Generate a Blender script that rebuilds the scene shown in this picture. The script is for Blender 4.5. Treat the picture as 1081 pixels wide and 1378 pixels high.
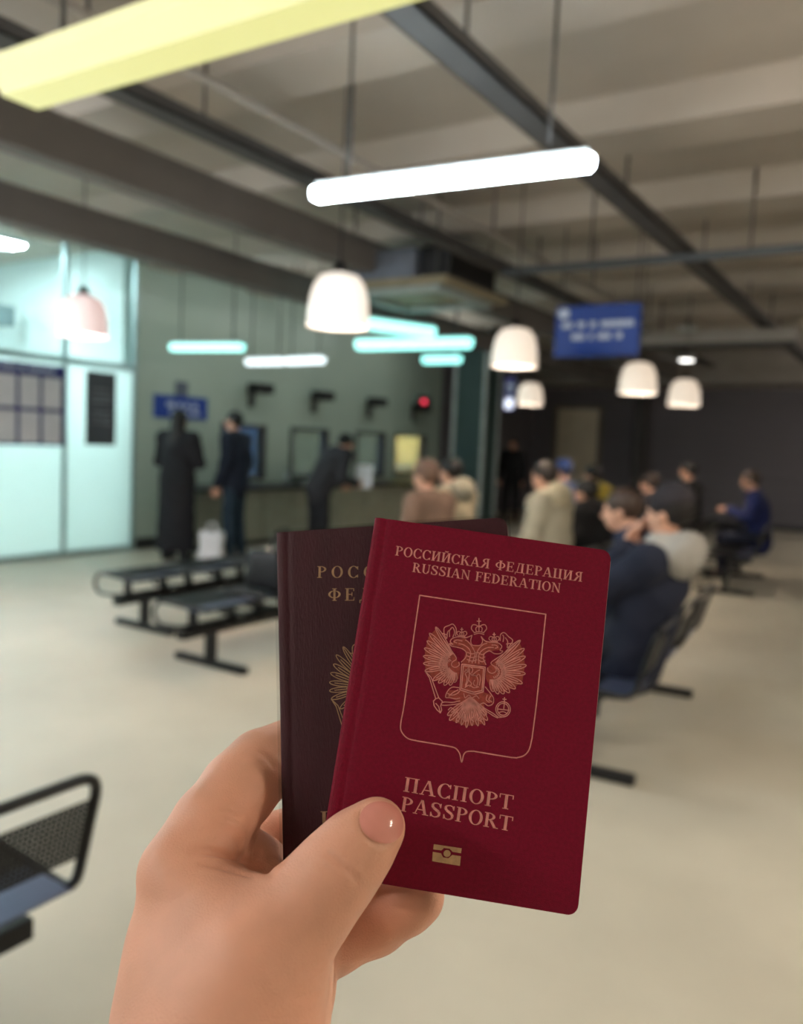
import bpy, bmesh, math, random
import numpy as np
from mathutils import Vector, Matrix

# ------------------------------------------------------------------ scene, camera, light
sc = bpy.context.scene
for o in list(bpy.data.objects): bpy.data.objects.remove(o)
COL = sc.collection
W, H, F, CX, CY = 1081, 1378, 1100.0, 540.5, 689.0
_vp = np.array([1247 - CX, 628 - CY, F]); _Y = _vp / np.linalg.norm(_vp)       # the hall's long axis seen by the camera
_n = np.array([.045, -1, 0.0]); _n[2] = -(_n[0]*_vp[0] + _n[1]*_vp[1]) / F; _Z = _n / np.linalg.norm(_n)
RC = np.stack([np.cross(_Y, _Z), _Y, _Z], 0)                                     # world = RC @ (right, down, forward)
EYE = np.array([0, 0, 1.45])
def ray(u, v): return RC @ np.array([u - CX, v - CY, F])
def onz(u, v, z): d = ray(u, v); return EYE + d*((z - EYE[2])/d[2])
def onx(u, v, x): d = ray(u, v); return EYE + d*(x/d[0])
def dep(u, v, z): return EYE + ray(u, v)*(z/F)
cam = bpy.data.cameras.new('camera'); co = bpy.data.objects.new('camera', cam); COL.objects.link(co)
_r, _u, _b = RC[:, 0], -RC[:, 1], -RC[:, 2]
co.matrix_world = Matrix([[_r[i], _u[i], _b[i], EYE[i]] for i in range(3)] + [[0, 0, 0, 1]])
cam.sensor_fit = 'HORIZONTAL'; cam.sensor_width = 36; cam.lens = F/W*36; cam.clip_start = .01
cam.dof.use_dof = True; cam.dof.focus_distance = .288; cam.dof.aperture_fstop = 10.5; cam.dof.aperture_blades = 0
sc.camera = co
wd = bpy.data.worlds.new('world'); sc.world = wd; wd.use_nodes = True
wd.node_tree.nodes['Background'].inputs[0].default_value = (.5, .55, .6, 1)
wd.node_tree.nodes['Background'].inputs[1].default_value = .05
sc.view_settings.view_transform = 'Standard'; sc.view_settings.look = 'None'
sc.view_settings.exposure = 2.38; sc.view_settings.gamma = 1; sc.view_settings.use_curve_mapping = False
COOL, WARM, CYAN = (.80, .94, 1.0), (1.0, .80, .62), (.30, 1.0, .90)
TUBE_POWER, PENDANT_POWER = 14.0, .25          # strengths before the exposure above

# ------------------------------------------------------------------ materials
def lin(c): return tuple(((x/255)/12.92 if x/255 <= .04045 else ((x/255 + .055)/1.055)**2.4) for x in c)
MATS = {}
def mat(name, rgb, rough=.6, metal=0.0, var=.12, nscale=6.0, bump=0.0, bscale=60.0, emit=0.0, ecol=None,
        sss=0.0, trans=0.0, ior=1.45, spec=.5, alpha=1.0, coat=0.0, stretch=(1, 1, 1)):
    if name in MATS: return MATS[name]
    m = bpy.data.materials.new(name); m.use_nodes = True; nt = m.node_tree; L = nt.links
    p = nt.nodes['Principled BSDF']; c = lin(rgb)
    tc = nt.nodes.new('ShaderNodeTexCoord'); mp = nt.nodes.new('ShaderNodeMapping'); mp.inputs['Scale'].default_value = stretch
    L.new(tc.outputs['Object'], mp.inputs[0])
    nz = nt.nodes.new('ShaderNodeTexNoise'); nz.inputs['Scale'].default_value = nscale; nz.inputs['Detail'].default_value = 5
    L.new(mp.outputs[0], nz.inputs['Vector'])
    rp = nt.nodes.new('ShaderNodeValToRGB'); rp.color_ramp.elements[0].position = .3; rp.color_ramp.elements[1].position = .7
    rp.color_ramp.elements[0].color = tuple(x*(1 - var) for x in c) + (1,)
    rp.color_ramp.elements[1].color = tuple(min(1, x*(1 + var)) for x in c) + (1,)
    L.new(nz.outputs[0], rp.inputs[0]); L.new(rp.outputs[0], p.inputs['Base Color'])
    p.inputs['Roughness'].default_value = rough; p.inputs['Metallic'].default_value = metal
    p.inputs['IOR'].default_value = ior; p.inputs['Specular IOR Level'].default_value = spec
    p.inputs['Transmission Weight'].default_value = trans; p.inputs['Alpha'].default_value = alpha
    p.inputs['Coat Weight'].default_value = coat
    if sss:
        p.inputs['Subsurface Weight'].default_value = sss
        p.inputs['Subsurface Radius'].default_value = (1, .35, .2); p.inputs['Subsurface Scale'].default_value = .006
    if emit:
        e = lin(ecol) if ecol else c
        p.inputs['Emission Color'].default_value = e + (1,); p.inputs['Emission Strength'].default_value = emit
    if bump:
        n2 = nt.nodes.new('ShaderNodeTexNoise'); n2.inputs['Scale'].default_value = bscale; n2.inputs['Detail'].default_value = 4
        L.new(mp.outputs[0], n2.inputs['Vector'])
        b = nt.nodes.new('ShaderNodeBump'); b.inputs['Strength'].default_value = bump; b.inputs['Distance'].default_value = .002
        L.new(n2.outputs[0], b.inputs['Height']); L.new(b.outputs[0], p.inputs['Normal'])
    MATS[name] = m; return m
def emat(name, col, strength):
    """a lamp's glowing diffuser"""
    if name in MATS: return MATS[name]
    m = bpy.data.materials.new(name); m.use_nodes = True; nt = m.node_tree; p = nt.nodes['Principled BSDF']
    p.inputs['Base Color'].default_value = (.8, .8, .8, 1); p.inputs['Roughness'].default_value = .3
    p.inputs['Emission Color'].default_value = tuple(col) + (1,); p.inputs['Emission Strength'].default_value = strength
    MATS[name] = m; return m
def frosted(name, rgb, w=.75):
    """frosted glass: lets light through, scattered"""
    m = bpy.data.materials.new(name); m.use_nodes = True; nt = m.node_tree; L = nt.links
    out = nt.nodes['Material Output']; p = nt.nodes['Principled BSDF']; c = lin(rgb) + (1,)
    p.inputs['Base Color'].default_value = c; p.inputs['Roughness'].default_value = .25
    t = nt.nodes.new('ShaderNodeBsdfTranslucent'); t.inputs[0].default_value = c
    mx = nt.nodes.new('ShaderNodeMixShader'); mx.inputs[0].default_value = w
    L.new(p.outputs[0], mx.inputs[1]); L.new(t.outputs[0], mx.inputs[2]); L.new(mx.outputs[0], out.inputs[0])
    return m
def clearglass(name, rgb, haze=.25):
    """thin pane: mostly see-through, a little haze, mirror-like sheen"""
    m = bpy.data.materials.new(name); m.use_nodes = True; nt = m.node_tree; L = nt.links
    out = nt.nodes['Material Output']; p = nt.nodes['Principled BSDF']; c = lin(rgb) + (1,)
    p.inputs['Base Color'].default_value = c; p.inputs['Roughness'].default_value = .03
    t = nt.nodes.new('ShaderNodeBsdfTransparent'); t.inputs[0].default_value = c
    mx = nt.nodes.new('ShaderNodeMixShader'); mx.inputs[0].default_value = 1 - haze
    L.new(p.outputs[0], mx.inputs[1]); L.new(t.outputs[0], mx.inputs[2]); L.new(mx.outputs[0], out.inputs[0])
    return m
M_floor = mat('floor_concrete', (196, 190, 174), .42, var=.10, nscale=1.3, bump=.05, bscale=40)
M_ceil = mat('ceiling_concrete', (176, 166, 156), .9, var=.10, nscale=1.0, bump=.2, bscale=14)
M_beam = mat('beam_paint', (112, 108, 106), .8, var=.10, nscale=2)
M_dark = mat('dark_steel', (74, 72, 72), .65, metal=.0, var=.12, nscale=4)
M_tray = mat('galvanised_tray', (104, 106, 110), .5, metal=.5, var=.1, nscale=5)
M_pipe = mat('pipe_paint', (150, 144, 138), .6, var=.08, nscale=5)
M_back = mat('charcoal_siding', (108, 104, 110), .7, var=.10, nscale=3, stretch=(.4, 1, 9))
M_green = mat('grey_green_wall', (172, 188, 176), .35, var=.05, nscale=1.2)
M_white = mat('white_wall', (190, 188, 182), .8, var=.05, nscale=1.5)
M_base = mat('baseboard_dark', (44, 46, 46), .5)
M_black = mat('black_coated_steel', (22, 22, 24), .38, metal=.2, var=.1)
M_seat = mat('seat_sheet', (96, 104, 132), .3, metal=.6, var=.08)
M_chrome = mat('chrome', (190, 195, 200), .18, metal=1, var=.03)
M_frame = mat('aluminium_frame', (150, 170, 172), .35, metal=.6, var=.05)
M_counter = mat('counter_top', (40, 42, 44), .35, var=.1)
M_cfront = mat('counter_front', (140, 142, 128), .6, var=.08)
M_blue = mat('sign_blue', (10, 62, 156), .4, var=.04)
M_navy = mat('board_navy', (30, 34, 110), .4, var=.05)
M_text = mat('sign_white', (205, 215, 235), .5, var=.02)
M_paper = mat('paper', (205, 205, 210), .7, var=.05)
M_plastic = mat('black_plastic', (20, 20, 22), .4)
M_glass_clear = clearglass('clear_glass', (236, 246, 246), .10)
M_glass_frost = frosted('frosted_glass', (232, 246, 246), .8)
M_glass_win = clearglass('window_glass', (190, 205, 215), .12)

# ------------------------------------------------------------------ mesh helpers
def mesh_obj(name, verts, faces, m, parent=None, smooth=False):
    me = bpy.data.meshes.new(name); me.from_pydata([tuple(v) for v in verts], [], [tuple(f) for f in faces])
    me.materials.append(m)
    if smooth: me.polygons.foreach_set('use_smooth', [True]*len(me.polygons))
    me.update(); return link(name, me, parent)
def link(name, me, parent=None):
    o = bpy.data.objects.new(name, me); COL.objects.link(o)
    if parent is not None: o.parent = parent
    return o
class MB:
    """collects shapes; build() links them as one mesh object"""
    def __init__(s): s.v = []; s.f = []; s.sm = []
    def add(s, v, f, sm=False):
        k = len(s.v); s.v += [tuple(map(float, q)) for q in v]; s.f += [tuple(i + k for i in g) for g in f]; s.sm += [sm]*len(f); return s
    def box(s, a, b, bev=0.0):
        x0, y0, z0 = (min(a[i], b[i]) for i in range(3)); x1, y1, z1 = (max(a[i], b[i]) for i in range(3))
        if bev <= 0:
            return s.add([(x0,y0,z0),(x1,y0,z0),(x1,y1,z0),(x0,y1,z0),(x0,y0,z1),(x1,y0,z1),(x1,y1,z1),(x0,y1,z1)],
                         [(0,3,2,1),(4,5,6,7),(0,1,5,4),(1,2,6,5),(2,3,7,6),(3,0,4,7)])
        bm = bmesh.new(); bmesh.ops.create_cube(bm, size=1)
        for v in bm.verts: v.co = ((x0+x1)/2 + v.co.x*(x1-x0), (y0+y1)/2 + v.co.y*(y1-y0), (z0+z1)/2 + v.co.z*(z1-z0))
        bmesh.ops.bevel(bm, geom=bm.edges[:], offset=min(bev, (x1-x0)*.45, (y1-y0)*.45, (z1-z0)*.45), segments=2, affect='EDGES', profile=.5)
        bm.verts.index_update(); s.add([v.co[:] for v in bm.verts], [[v.index for v in f.verts] for f in bm.faces]); bm.free(); return s
    def tube(s, pts, r, n=8, closed=False):
        P = [Vector(p) for p in pts]; N = len(P); up = None; rings = []
        for i in range(N):
            if closed: t = (P[(i+1) % N] - P[i-1]).normalized()
            else: t = (P[min(i+1, N-1)] - P[max(i-1, 0)]).normalized()
            if up is None:
                up = Vector((0, 0, 1)) if abs(t.z) < .9 else Vector((1, 0, 0))
            up = (up - t*up.dot(t)).normalized(); sd = t.cross(up); rr = r[i] if hasattr(r, '__len__') else r
            rings.append([P[i] + (sd*math.cos(2*math.pi*k/n) + up*math.sin(2*math.pi*k/n))*rr for k in range(n)])
        v = [q for g in rings for q in g]; f = []
        for i in range(N if closed else N-1):
            a, b = i*n, ((i+1) % N)*n
            f += [(a+k, a+(k+1) % n, b+(k+1) % n, b+k) for k in range(n)]
        if not closed: f += [tuple(range(n))[::-1], tuple((N-1)*n + k for k in range(n))]
        return s.add(v, f, True)
    def lathe(s, prof, c=(0, 0, 0), n=28):
        v = []; f = []
        for r, z in prof: v += [(c[0] + r*math.cos(2*math.pi*k/n), c[1] + r*math.sin(2*math.pi*k/n), c[2] + z) for k in range(n)]
        for i in range(len(prof)-1): f += [(i*n+k, i*n+(k+1) % n, (i+1)*n+(k+1) % n, (i+1)*n+k) for k in range(n)]
        return s.add(v, f, True)
    def prism(s, prof, axis, a, b):
        """extrude a 2D profile along world axis 0/1/2 from a to b"""
        n = len(prof); v = []
        for q in (a, b):
            for p in prof:
                w = list(p); w.insert(axis, q); v.append(w)
        return s.add(v, [tuple(range(n))[::-1], tuple(range(n, 2*n))] + [(i, (i+1) % n, n+(i+1) % n, n+i) for i in range(n)])
    def build(s, name, m, parent=None):
        me = bpy.data.meshes.new(name); me.from_pydata(s.v, [], s.f); me.materials.append(m)
        me.polygons.foreach_set('use_smooth', s.sm); me.update()
        bm = bmesh.new(); bm.from_mesh(me); bmesh.ops.recalc_face_normals(bm, faces=bm.faces[:]); bm.to_mesh(me); bm.free()
        return link(name, me, parent)
def fillet(pts, r, seg=5, closed=False):
    P = [Vector(p) for p in pts]; out = []; N = len(P)
    for i in range(N):
        if not closed and i in (0, N-1): out.append(P[i]); continue
        a, b, c = P[i-1], P[i], P[(i+1) % N]; d1 = (a-b); d2 = (c-b); k = min(r, d1.length*.48, d2.length*.48)
        s, e = b + d1.normalized()*k, b + d2.normalized()*k
        for t in range(seg+1):
            t /= seg; out.append(s*(1-t)**2 + b*2*t*(1-t) + e*t*t)
    return out
def tag(o, label=None, cat=None, group=None, kind=None):
    if label: o['label'] = label
    if cat: o['category'] = cat
    if group: o['group'] = group
    if kind: o['kind'] = kind
    return o
def empty(name, loc=(0, 0, 0), rz=0.0):
    o = bpy.data.objects.new(name, None); COL.objects.link(o); o.location = loc; o.rotation_euler = (0, 0, rz); o.empty_display_size = .05; return o
def copy_tree(o, parent=None):
    c = o.copy(); COL.objects.link(c); c.parent = parent
    for ch in list(o.children): copy_tree(ch, c)
    return c
def struct(o, label=None): o['kind'] = 'structure'; o['label'] = label or o.name.replace('_', ' '); return o

# ------------------------------------------------------------------ implicit surfaces (bodies, hand)
def surface_nets(val, org, h):
    """val: scalar grid, negative inside -> vertices, quads"""
    ins = val < 0; nx, ny, nz = val.shape
    cnt = np.zeros((nx-1, ny-1, nz-1), np.float32); acc = np.zeros((nx-1, ny-1, nz-1, 3), np.float32)
    cor = [(i, j, k) for i in (0, 1) for j in (0, 1) for k in (0, 1)]
    sl = lambda c: tuple(slice(c[d], val.shape[d]-1+c[d]) for d in range(3))
    anyi = np.zeros(cnt.shape, bool); alli = np.ones(cnt.shape, bool)
    for c in cor: anyi |= ins[sl(c)]; alli &= ins[sl(c)]
    act = anyi & ~alli; idx = np.argwhere(act)
    g = {c: val[sl(c)][act] for c in cor}
    n = len(idx); cn = np.zeros(n); ac = np.zeros((n, 3))
    for a in cor:
        for d in range(3):
            if a[d]: continue
            b = list(a); b[d] = 1; va, vb = g[a], g[tuple(b)]; m = (va < 0) != (vb < 0)
            t = np.where(m, va/np.where(m, va - vb, 1), 0)
            for e in range(3): ac[:, e] += m*(a[e] + (t if e == d else 0))
            cn += m
    V = (idx + ac/np.maximum(cn, 1)[:, None])*h + org
    num = -np.ones(cnt.shape, np.int64); num[act] = np.arange(n)
    Q = []
    for d in range(3):
        e, f = (d+1) % 3, (d+2) % 3
        A = [slice(1, -1)]*3; A[d] = slice(0, val.shape[d]-1); B = list(A); B[d] = slice(1, val.shape[d])
        sa, sb = ins[tuple(A)], ins[tuple(B)]; ch = np.argwhere(sa != sb)
        if not len(ch): continue
        flip = sa[tuple(ch.T)]; p = ch.copy(); 
        for q in range(3):
            if q != d: p[:, q] += 1
        def cell(de, df):
            c = p.copy(); c[:, e] += de; c[:, f] += df; return num[tuple(c.T)]
        q4 = np.stack([cell(-1, -1), cell(0, -1), cell(0, 0), cell(-1, 0)], 1)
        q4[~flip] = q4[~flip][:, ::-1]; Q.append(q4)
    return V, np.concatenate(Q)
def cap(P, a, b, ra, rb, sc_=(1, 1, 1)):
    s = np.array(sc_, np.float32); a = np.array(a, np.float32)*s; b = np.array(b, np.float32)*s; p = P*s
    ba = b - a; L = float(ba @ ba) or 1e-9; t = np.clip(((p - a) @ ba)/L, 0, 1)
    return (np.linalg.norm(p - a - t[..., None]*ba, axis=-1) - (ra + (rb - ra)*t))/max(sc_)
def ell(P, c, r):
    q = (P - np.array(c, np.float32))/np.array(r, np.float32); k = np.linalg.norm(q, axis=-1)
    return (k - 1)*min(r)
def smin(a, b, k):
    h = np.clip(.5 + .5*(b - a)/k, 0, 1); return b + (a - b)*h - k*h*(1 - h)
def grid(lo, hi, h):
    ax = [np.arange(lo[i], hi[i] + h, h, dtype=np.float32) for i in range(3)]
    return np.stack(np.meshgrid(*ax, indexing='ij'), -1)
def sdf_mesh(name, fn, lo, hi, h, m, parent=None, chunk=True):
    P = grid(lo, hi, h); v, q = surface_nets(fn(P), np.array(lo), h)
    o = mesh_obj(name, v, q, m, parent, True); return o

# ------------------------------------------------------------------ the setting
XL, XR, YF, YB, ZC = -8.1, 5.0, -4.0, 18.5, 3.62
struct(MB().box((-12.2, YF - .2, -.15), (XR + .2, YB + .3, 0)).build('floor', M_floor), 'pale grey polished concrete floor of the waiting hall')
ceil = struct(MB().box((-12.2, YF - .2, ZC), (XR + .2, YB + .3, ZC + .15)).build('ceiling', M_ceil), 'raw concrete ceiling with cross ribs')
rib_me = None
for k in range(-4, 8):                                   # precast ribs that run across the hall
    y = 5.28 + 1.72*k
    if rib_me is None:
        r0 = MB().prism([(-.30, 0), (.30, 0), (.22, -.2), (-.22, -.2)], 0, XL, XR).build('rib', M_ceil, ceil); rib_me = r0.data; o = r0
    else: o = link('rib', rib_me, ceil)
    o.location = (0, y, ZC)
def wall_x(name, x0, x1, y0, y1, z0, z1, m, holes=(), parent=None):
    """a wall in the plane x with rectangular openings (y0, y1, z0, z1)"""
    b = MB(); cuts = sorted(holes); y = y0
    for (a, c, d, e) in cuts:
        if a > y: b.box((x0, y, z0), (x1, a, z1))
        b.box((x0, a, z0), (x1, c, d)); b.box((x0, a, e), (x1, c, z1)); y = c
    if y < y1: b.box((x0, y, z0), (x1, y1, z1))
    return b.build(name, m, parent)
WINS = [(8.05, 8.95), (9.5, 10.42), (11.15, 12.05), (12.35, 13.45)]; WZ = (.84, 1.62)
struct(wall_x('wall_left', XL - .15, XL, 6.65, 14.0, 0, ZC, M_green, [(a, b, *WZ) for a, b in WINS]), 'grey-green wall of the service counters')
struct(MB().box((XL - .15, 14.0, 0), (XL, YB, ZC)).build('wall_left', M_back), 'charcoal end of the left-hand wall')
wb = struct(MB().box((XL - .2, YB, 0), (XR, YB + .15, ZC)).build('wall_back', M_back), 'charcoal wall at the far end of the hall')
plank = None
for k in range(14):                                      # broad horizontal boards of the far wall
    if plank is None:
        p0 = MB().box((XL, -.03, .004), (XR, .001, .206)).build('board', M_back, wb); plank = p0.data; o = p0
    else: o = link('board', plank, wb)
    o.location = (0, YB, k*.21)
struct(MB().box((XR, YF, 0), (XR + .15, YB, ZC)).build('wall_right', M_white), 'plain right-hand wall of the hall')
struct(MB().box((-12.2, YF - .15, 0), (XR, YF, ZC)).build('wall_front', M_white), 'plain wall behind the photographer')
struct(MB().box((XL, 16.9, 2.9), (XR, YB - .03, ZC)).build('trim_1', M_pipe), 'pale bulkhead above the far charcoal wall')
struct(MB().box((XL - .001, 6.66, 0), (XL + .02, 13.9, .14)).build('baseboard_left', M_base), 'dark baseboard under the grey-green wall')
struct(MB().box((XL, YB - .05, 0), (XR, YB - .028, .1)).build('baseboard_back', M_base), 'dark baseboard of the far wall')
# long members under the ceiling
for i, (x, z0, z1, w, m, lab) in enumerate([(-4.43, 2.98, 3.25, .16, M_beam, 'deep grey beam running along the hall beside the flat cable tray'),
                                            (-5.72, 2.9, 3.16, .2, M_beam, 'dark grey beam in front of the glazed booth')]):
    struct(MB().box((x - w/2, -3.9, z0), (x + w/2, 16.9, z1)).build('trim_%d' % (i + 2), m), lab)
# column at the end of the counters
struct(MB().box((-7.22, 12.95, 0), (-6.62, 13.5, ZC), .01).build('wall_column', mat('column_teal', (62, 84, 84), .3, var=.08)), 'dark teal column with bright metal corners')
col = bpy.data.objects['wall_column']
for (cx, cy) in ((-7.22, 12.95), (-6.62, 12.95), (-6.62, 13.5)):
    MB().box((cx - .03, cy - .03, .0), (cx + .03, cy + .03, ZC - .01), .008).build('corner_strip', mat('pale_metal', (188, 198, 198), .4, metal=.2), col)
# booth behind frosted and clear glass
M_booth = mat('booth_paint', (214, 228, 228), .8, var=.03)
struct(MB().box((-12.1, YF, 0), (-12.0, 6.65, ZC)).build('wall_booth_back', M_booth), 'pale wall inside the glazed booth')
struct(MB().box((-12.1, 6.55, 0), (XL - .15, 6.65, ZC)).build('wall_booth_side', M_booth), 'pale partition between booth and counters')
struct(MB().box((-10.4, 6.65, 0), (-10.3, 14.0, ZC)).build('wall_office', mat('office_paint', (136, 156, 196), .8)), 'blue-grey wall behind the service windows')
struct(MB().box((-10.3, 12.18, 0), (XL - .15, 12.24, ZC)).build('wall_office_divider', mat('office_cream', (226, 204, 150), .8)), 'cream partition of the lit service window')
struct(MB().box((-10.3, 13.95, 0), (XL - .15, 14.0, ZC)).build('wall_office_end', MATS['office_cream']), 'cream end wall of the lit service window')
struct(MB().box((-9.6, 12.24, 0), (-9.55, 13.95, ZC)).build('wall_office_lit', MATS['office_cream']), 'cream wall behind the lit service window')
gw = empty('wall_glass', (XL, 0, 0)); struct(gw, 'glazed booth front of frosted panels and clear upper lights')
edges = [-3.95, -2.2, -.6, 1.0, 2.55, 4.1, 5.67, 6.62]
for a, b in zip(edges[:-1], edges[1:]):
    MB().box((-.03, a + .02, .06), (-.015, b - .02, 2.17)).build('frosted_panel', M_glass_frost, gw)
    MB().box((-.03, a + .02, 2.23), (-.02, b - .02, 3.5)).build('upper_pane', M_glass_clear, gw)
for y in edges: MB().box((-.05, y - .022, 0), (0, y + .022, ZC - .005)).build('mullion', M_frame, gw)
for z0, z1 in ((0, .06), (2.17, 2.23), (3.5, ZC - .005)): MB().box((-.048, -3.95, z0), (-.002, 6.62, z1)).build('rail', M_frame, gw)
# service windows
for i, (a, b) in enumerate(WINS):
    w = MB()
    for s in ((a, a + .05, *WZ), (b - .05, b, *WZ), (a, b, WZ[0], WZ[0] + .05), (a, b, WZ[1] - .05, WZ[1])):
        w.box((XL - .12, s[0], s[2]), (XL + .03, s[1], s[3]))
    wo = struct(w.build('window_%d' % (i + 1), M_dark), 'dark-framed service window over the counter' if i < 3 else 'warm lit service window at the end of the counter')
    MB().box((XL - .06, a + .04, WZ[0] + .04), (XL - .052, b - .04, WZ[1] - .04)).build('pane', M_glass_win, wo)
# far door
d = struct(MB().box((-7.45, YB - .07, 0), (-6.45, YB - .03, 2.42), .006).build('door_1', mat('door_beige', (214, 202, 178), .6, var=.05)), 'beige door in the far charcoal wall')
for s in ((-7.55, -7.45, 0, 2.5), (-6.45, -6.35, 0, 2.5), (-7.45, -6.45, 2.42, 2.5)):
    MB().box((s[0], YB - .08, s[2]), (s[1], YB - .028, s[3])).build('door_frame', mat('door_trim', (120, 114, 104), .6), d)
MB().tube([(-6.55, YB - .07, 1.05), (-6.55, YB - .13, 1.05), (-6.67, YB - .13, 1.05)], .012).build('handle', M_chrome, d)
# dark post by the far wall
struct(MB().box((-5.5, 17.9, 0), (-5.25, 18.15, 2.9), .01).build('wall_post', M_dark), 'dark square post standing before the far wall')

# ------------------------------------------------------------------ lamps
def cols(c, s): return emat('glow_%d_%d_%d_%d' % (int(c[0]*99), int(c[1]*99), int(c[2]*99), int(s*10)), c, s)
M_lampwhite = mat('lamp_housing', (205, 210, 212), .5, var=.02)
def tube_lamp(a, b, z, col, power, label, w=.11, h=.07, group=None, ztop=ZC):
    """long suspended lamp from a to b (xy): glowing trough diffuser, housing, two rods"""
    a = Vector((a[0], a[1], 0)); b = Vector((b[0], b[1], 0)); L = (b - a).length; ang = math.atan2(b.y - a.y, b.x - a.x)
    t = empty('tube_lamp', ((a.x + b.x)/2, (a.y + b.y)/2, z), ang); tag(t, label, 'lamp', group)
    prof = [(-w/2, h*.5), (-w/2, .1*h), (-w*.28, -h*.5), (w*.28, -h*.5), (w/2, .1*h), (w/2, h*.5)]
    v = []; n = len(prof); xs = [(-L/2, .55), (-L/2 + h*.35, 1), (L/2 - h*.35, 1), (L/2, .55)]
    for x, s in xs: v += [(x, p[0]*s, p[1] if p[1] > 0 else p[1]*s) for p in prof]
    f = [tuple(range(n))[::-1], tuple(range(3*n, 4*n))] + [(i*n + k, i*n + (k+1) % n, (i+1)*n + (k+1) % n, (i+1)*n + k) for i in range(3) for k in range(n)]
    MB().add(v, f).build('diffuser', cols(col, power*.5), t)
    MB().box((-L/2 + .02, -w*.3, h*.5), (L/2 - .02, w*.3, h*.5 + .03), .006).build('housing', M_lampwhite, t)
    for s in (-.36, .36): MB().tube([(s*L, 0, h*.5 + .02), (s*L, 0, ztop - z)], .008, 6).build('rod', M_dark, t)
    return t
tube_lamp((-2.36, 1.47), (-.72, 1.49), 2.44, (.95, .97, .21), .215, 'wide yellow-glowing trough lamp hung close under the ceiling', .20, .09)
tube_lamp((-2.60, 3.16), (-1.24, 3.28), 2.62, COOL, 14, 'bright blue-white tube lamp crossing the flat cable tray', .08, .055)
tube_lamp((-6.02, 8.25), (-4.48, 8.37), 2.62, CYAN, .85, 'mint-white tube lamp in front of the service counters', .15, .11)
tube_lamp((-4.86, 6.72), (-4.50, 7.55), 2.62, CYAN, .85, 'mint-white tube lamp set askew behind the big white pendant', .14, .10)
tube_lamp((-6.07, 9.92), (-5.47, 9.92), 2.62, CYAN, .85, 'short mint-white tube lamp before the teal column', .14, .09)
for y in (7.6, 9.6, 11.6):  # added lamps, hidden by the beam, that wash the counter wall with light
    tube_lamp((-6.75, y - .6), (-6.75, y + .6), 3.28, (.92, 1, .97), 5, 'added tube lamp hidden behind the dark beam to light the counter wall', .1, .06, 'added tube lamps behind the dark beam')
p, q = onz(230, 468, 2.4), onz(328, 468, 2.4); tube_lamp(p, q, 2.4, CYAN, .85, 'mint-white tube lamp above the woman in the long black coat')
p, q = onz(332, 488, 2.38), onz(382, 487, 2.38); tube_lamp(p, q, 2.38, COOL, .8, 'blue-white tube lamp above the man in the navy jacket')
p, q = onz(386, 487, 2.38), onz(436, 485, 2.38); tube_lamp(p, q, 2.38, COOL, .8, 'blue-white tube lamp above the person bent over the counter')
for (x, y, k, c) in ((2.6, 1.2, 2.3, (1, .86, .68)), (.75, 3.22, 1.5, (1, .88, .72)), (-4.9, -1.3, 2.2, (.92, .97, 1)), (-2.0, -1.6, 2.0, (1, .93, .84)), (-5.6, 1.2, 2.6, (.92, .97, 1)), (.5, 14.6, 1.2, (1, .9, .8)), (1.5, 17.0, .8, (1, .9, .8))):  # unseen lamps added to brighten the floor, foreground and far wall
    tube_lamp((x - .7, y), (x + .7, y), 2.62, c, TUBE_POWER*k, 'added white tube lamp, unseen, lighting the hall from out of view', .13, .08, 'added tube lamps outside the view')
def pendant(u, v, z_, label, dia=.38, power=PENDANT_POWER, col=WARM, at=None):
    """v: pixel row of the rim"""
    p = dep(u, v, z_) if at is None else np.array(at)
    t = empty('pendant_lamp', tuple(p)); tag(t, label, 'lamp'); r = dia/2; h = dia*.84
    MB().lathe([(r, 0), (r*.985, h*.25), (r*.93, h*.55), (r*.82, h*.78), (r*.62, h*.94), (r*.3, h), (.02, h*1.005),
                (.02, h*.985), (r*.28, h*.98), (r*.6, h*.92), (r*.79, h*.76), (r*.91, h*.54), (r*.965, h*.25), (r*.975, 0), (r, 0)], n=36).build('shade', cols(col, power*.5), t)
    MB().lathe([(.001, h + .07), (.03, h + .065), (.045, h + .02), (.07, h), (.001, h)], n=14).build('cap', M_black, t)
    MB().lathe([(.001, h*.35), (.04, h*.4), (.06, h*.55), (.05, h*.7), (.02, h*.85), (.001, h*.9)], n=14).build('bulb', cols(col, power*150), t)
    MB().tube([(0, 0, h + .06), (0, 0, ZC - p[2])], .005, 6).build('cord', M_black, t)
pendant(455, 440, 4.98, 'big white dome pendant lamp hung behind the passports')
pendant(692, 494, 6.74, 'white dome pendant lamp by the blue hanging sign and teal column')
pendant(858, 530, 8.36, 'white dome pendant lamp hung below the blue sign before the dark post')
pendant(920, 546, 9.95, 'white dome pendant lamp beside the one before the dark post')
pendant(713, 545, 11.9, 'small white dome pendant lamp above the beige door')
pendant(112, 452, 6.5, 'pinkish dome pendant lamp in front of the glazed booth', power=.22, col=(1, .66, .64))
M_disc = cols((1, .97, .92), 1.5)
for u, v, z, lab in ((925, 447, 3.2, 'round downlight under the ceiling near the pale duct'), (924, 485, 2.95, 'round downlight before the pale bulkhead')):
    p = onz(u, v, z); t = empty('downlight', tuple(p)); tag(t, lab, 'lamp')
    MB().lathe([(.001, .08), (.13, .08), (.14, .02), (.11, 0)], n=20).build('can', M_lampwhite, t)
    MB().lathe([(.001, .012), (.105, .008), (.105, -.004), (.001, -.006)], n=20).build('lens', M_disc, t)
    MB().tube([(0, 0, .07), (0, 0, ZC - p[2])], .01, 6).build('rod', M_dark, t)
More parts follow.
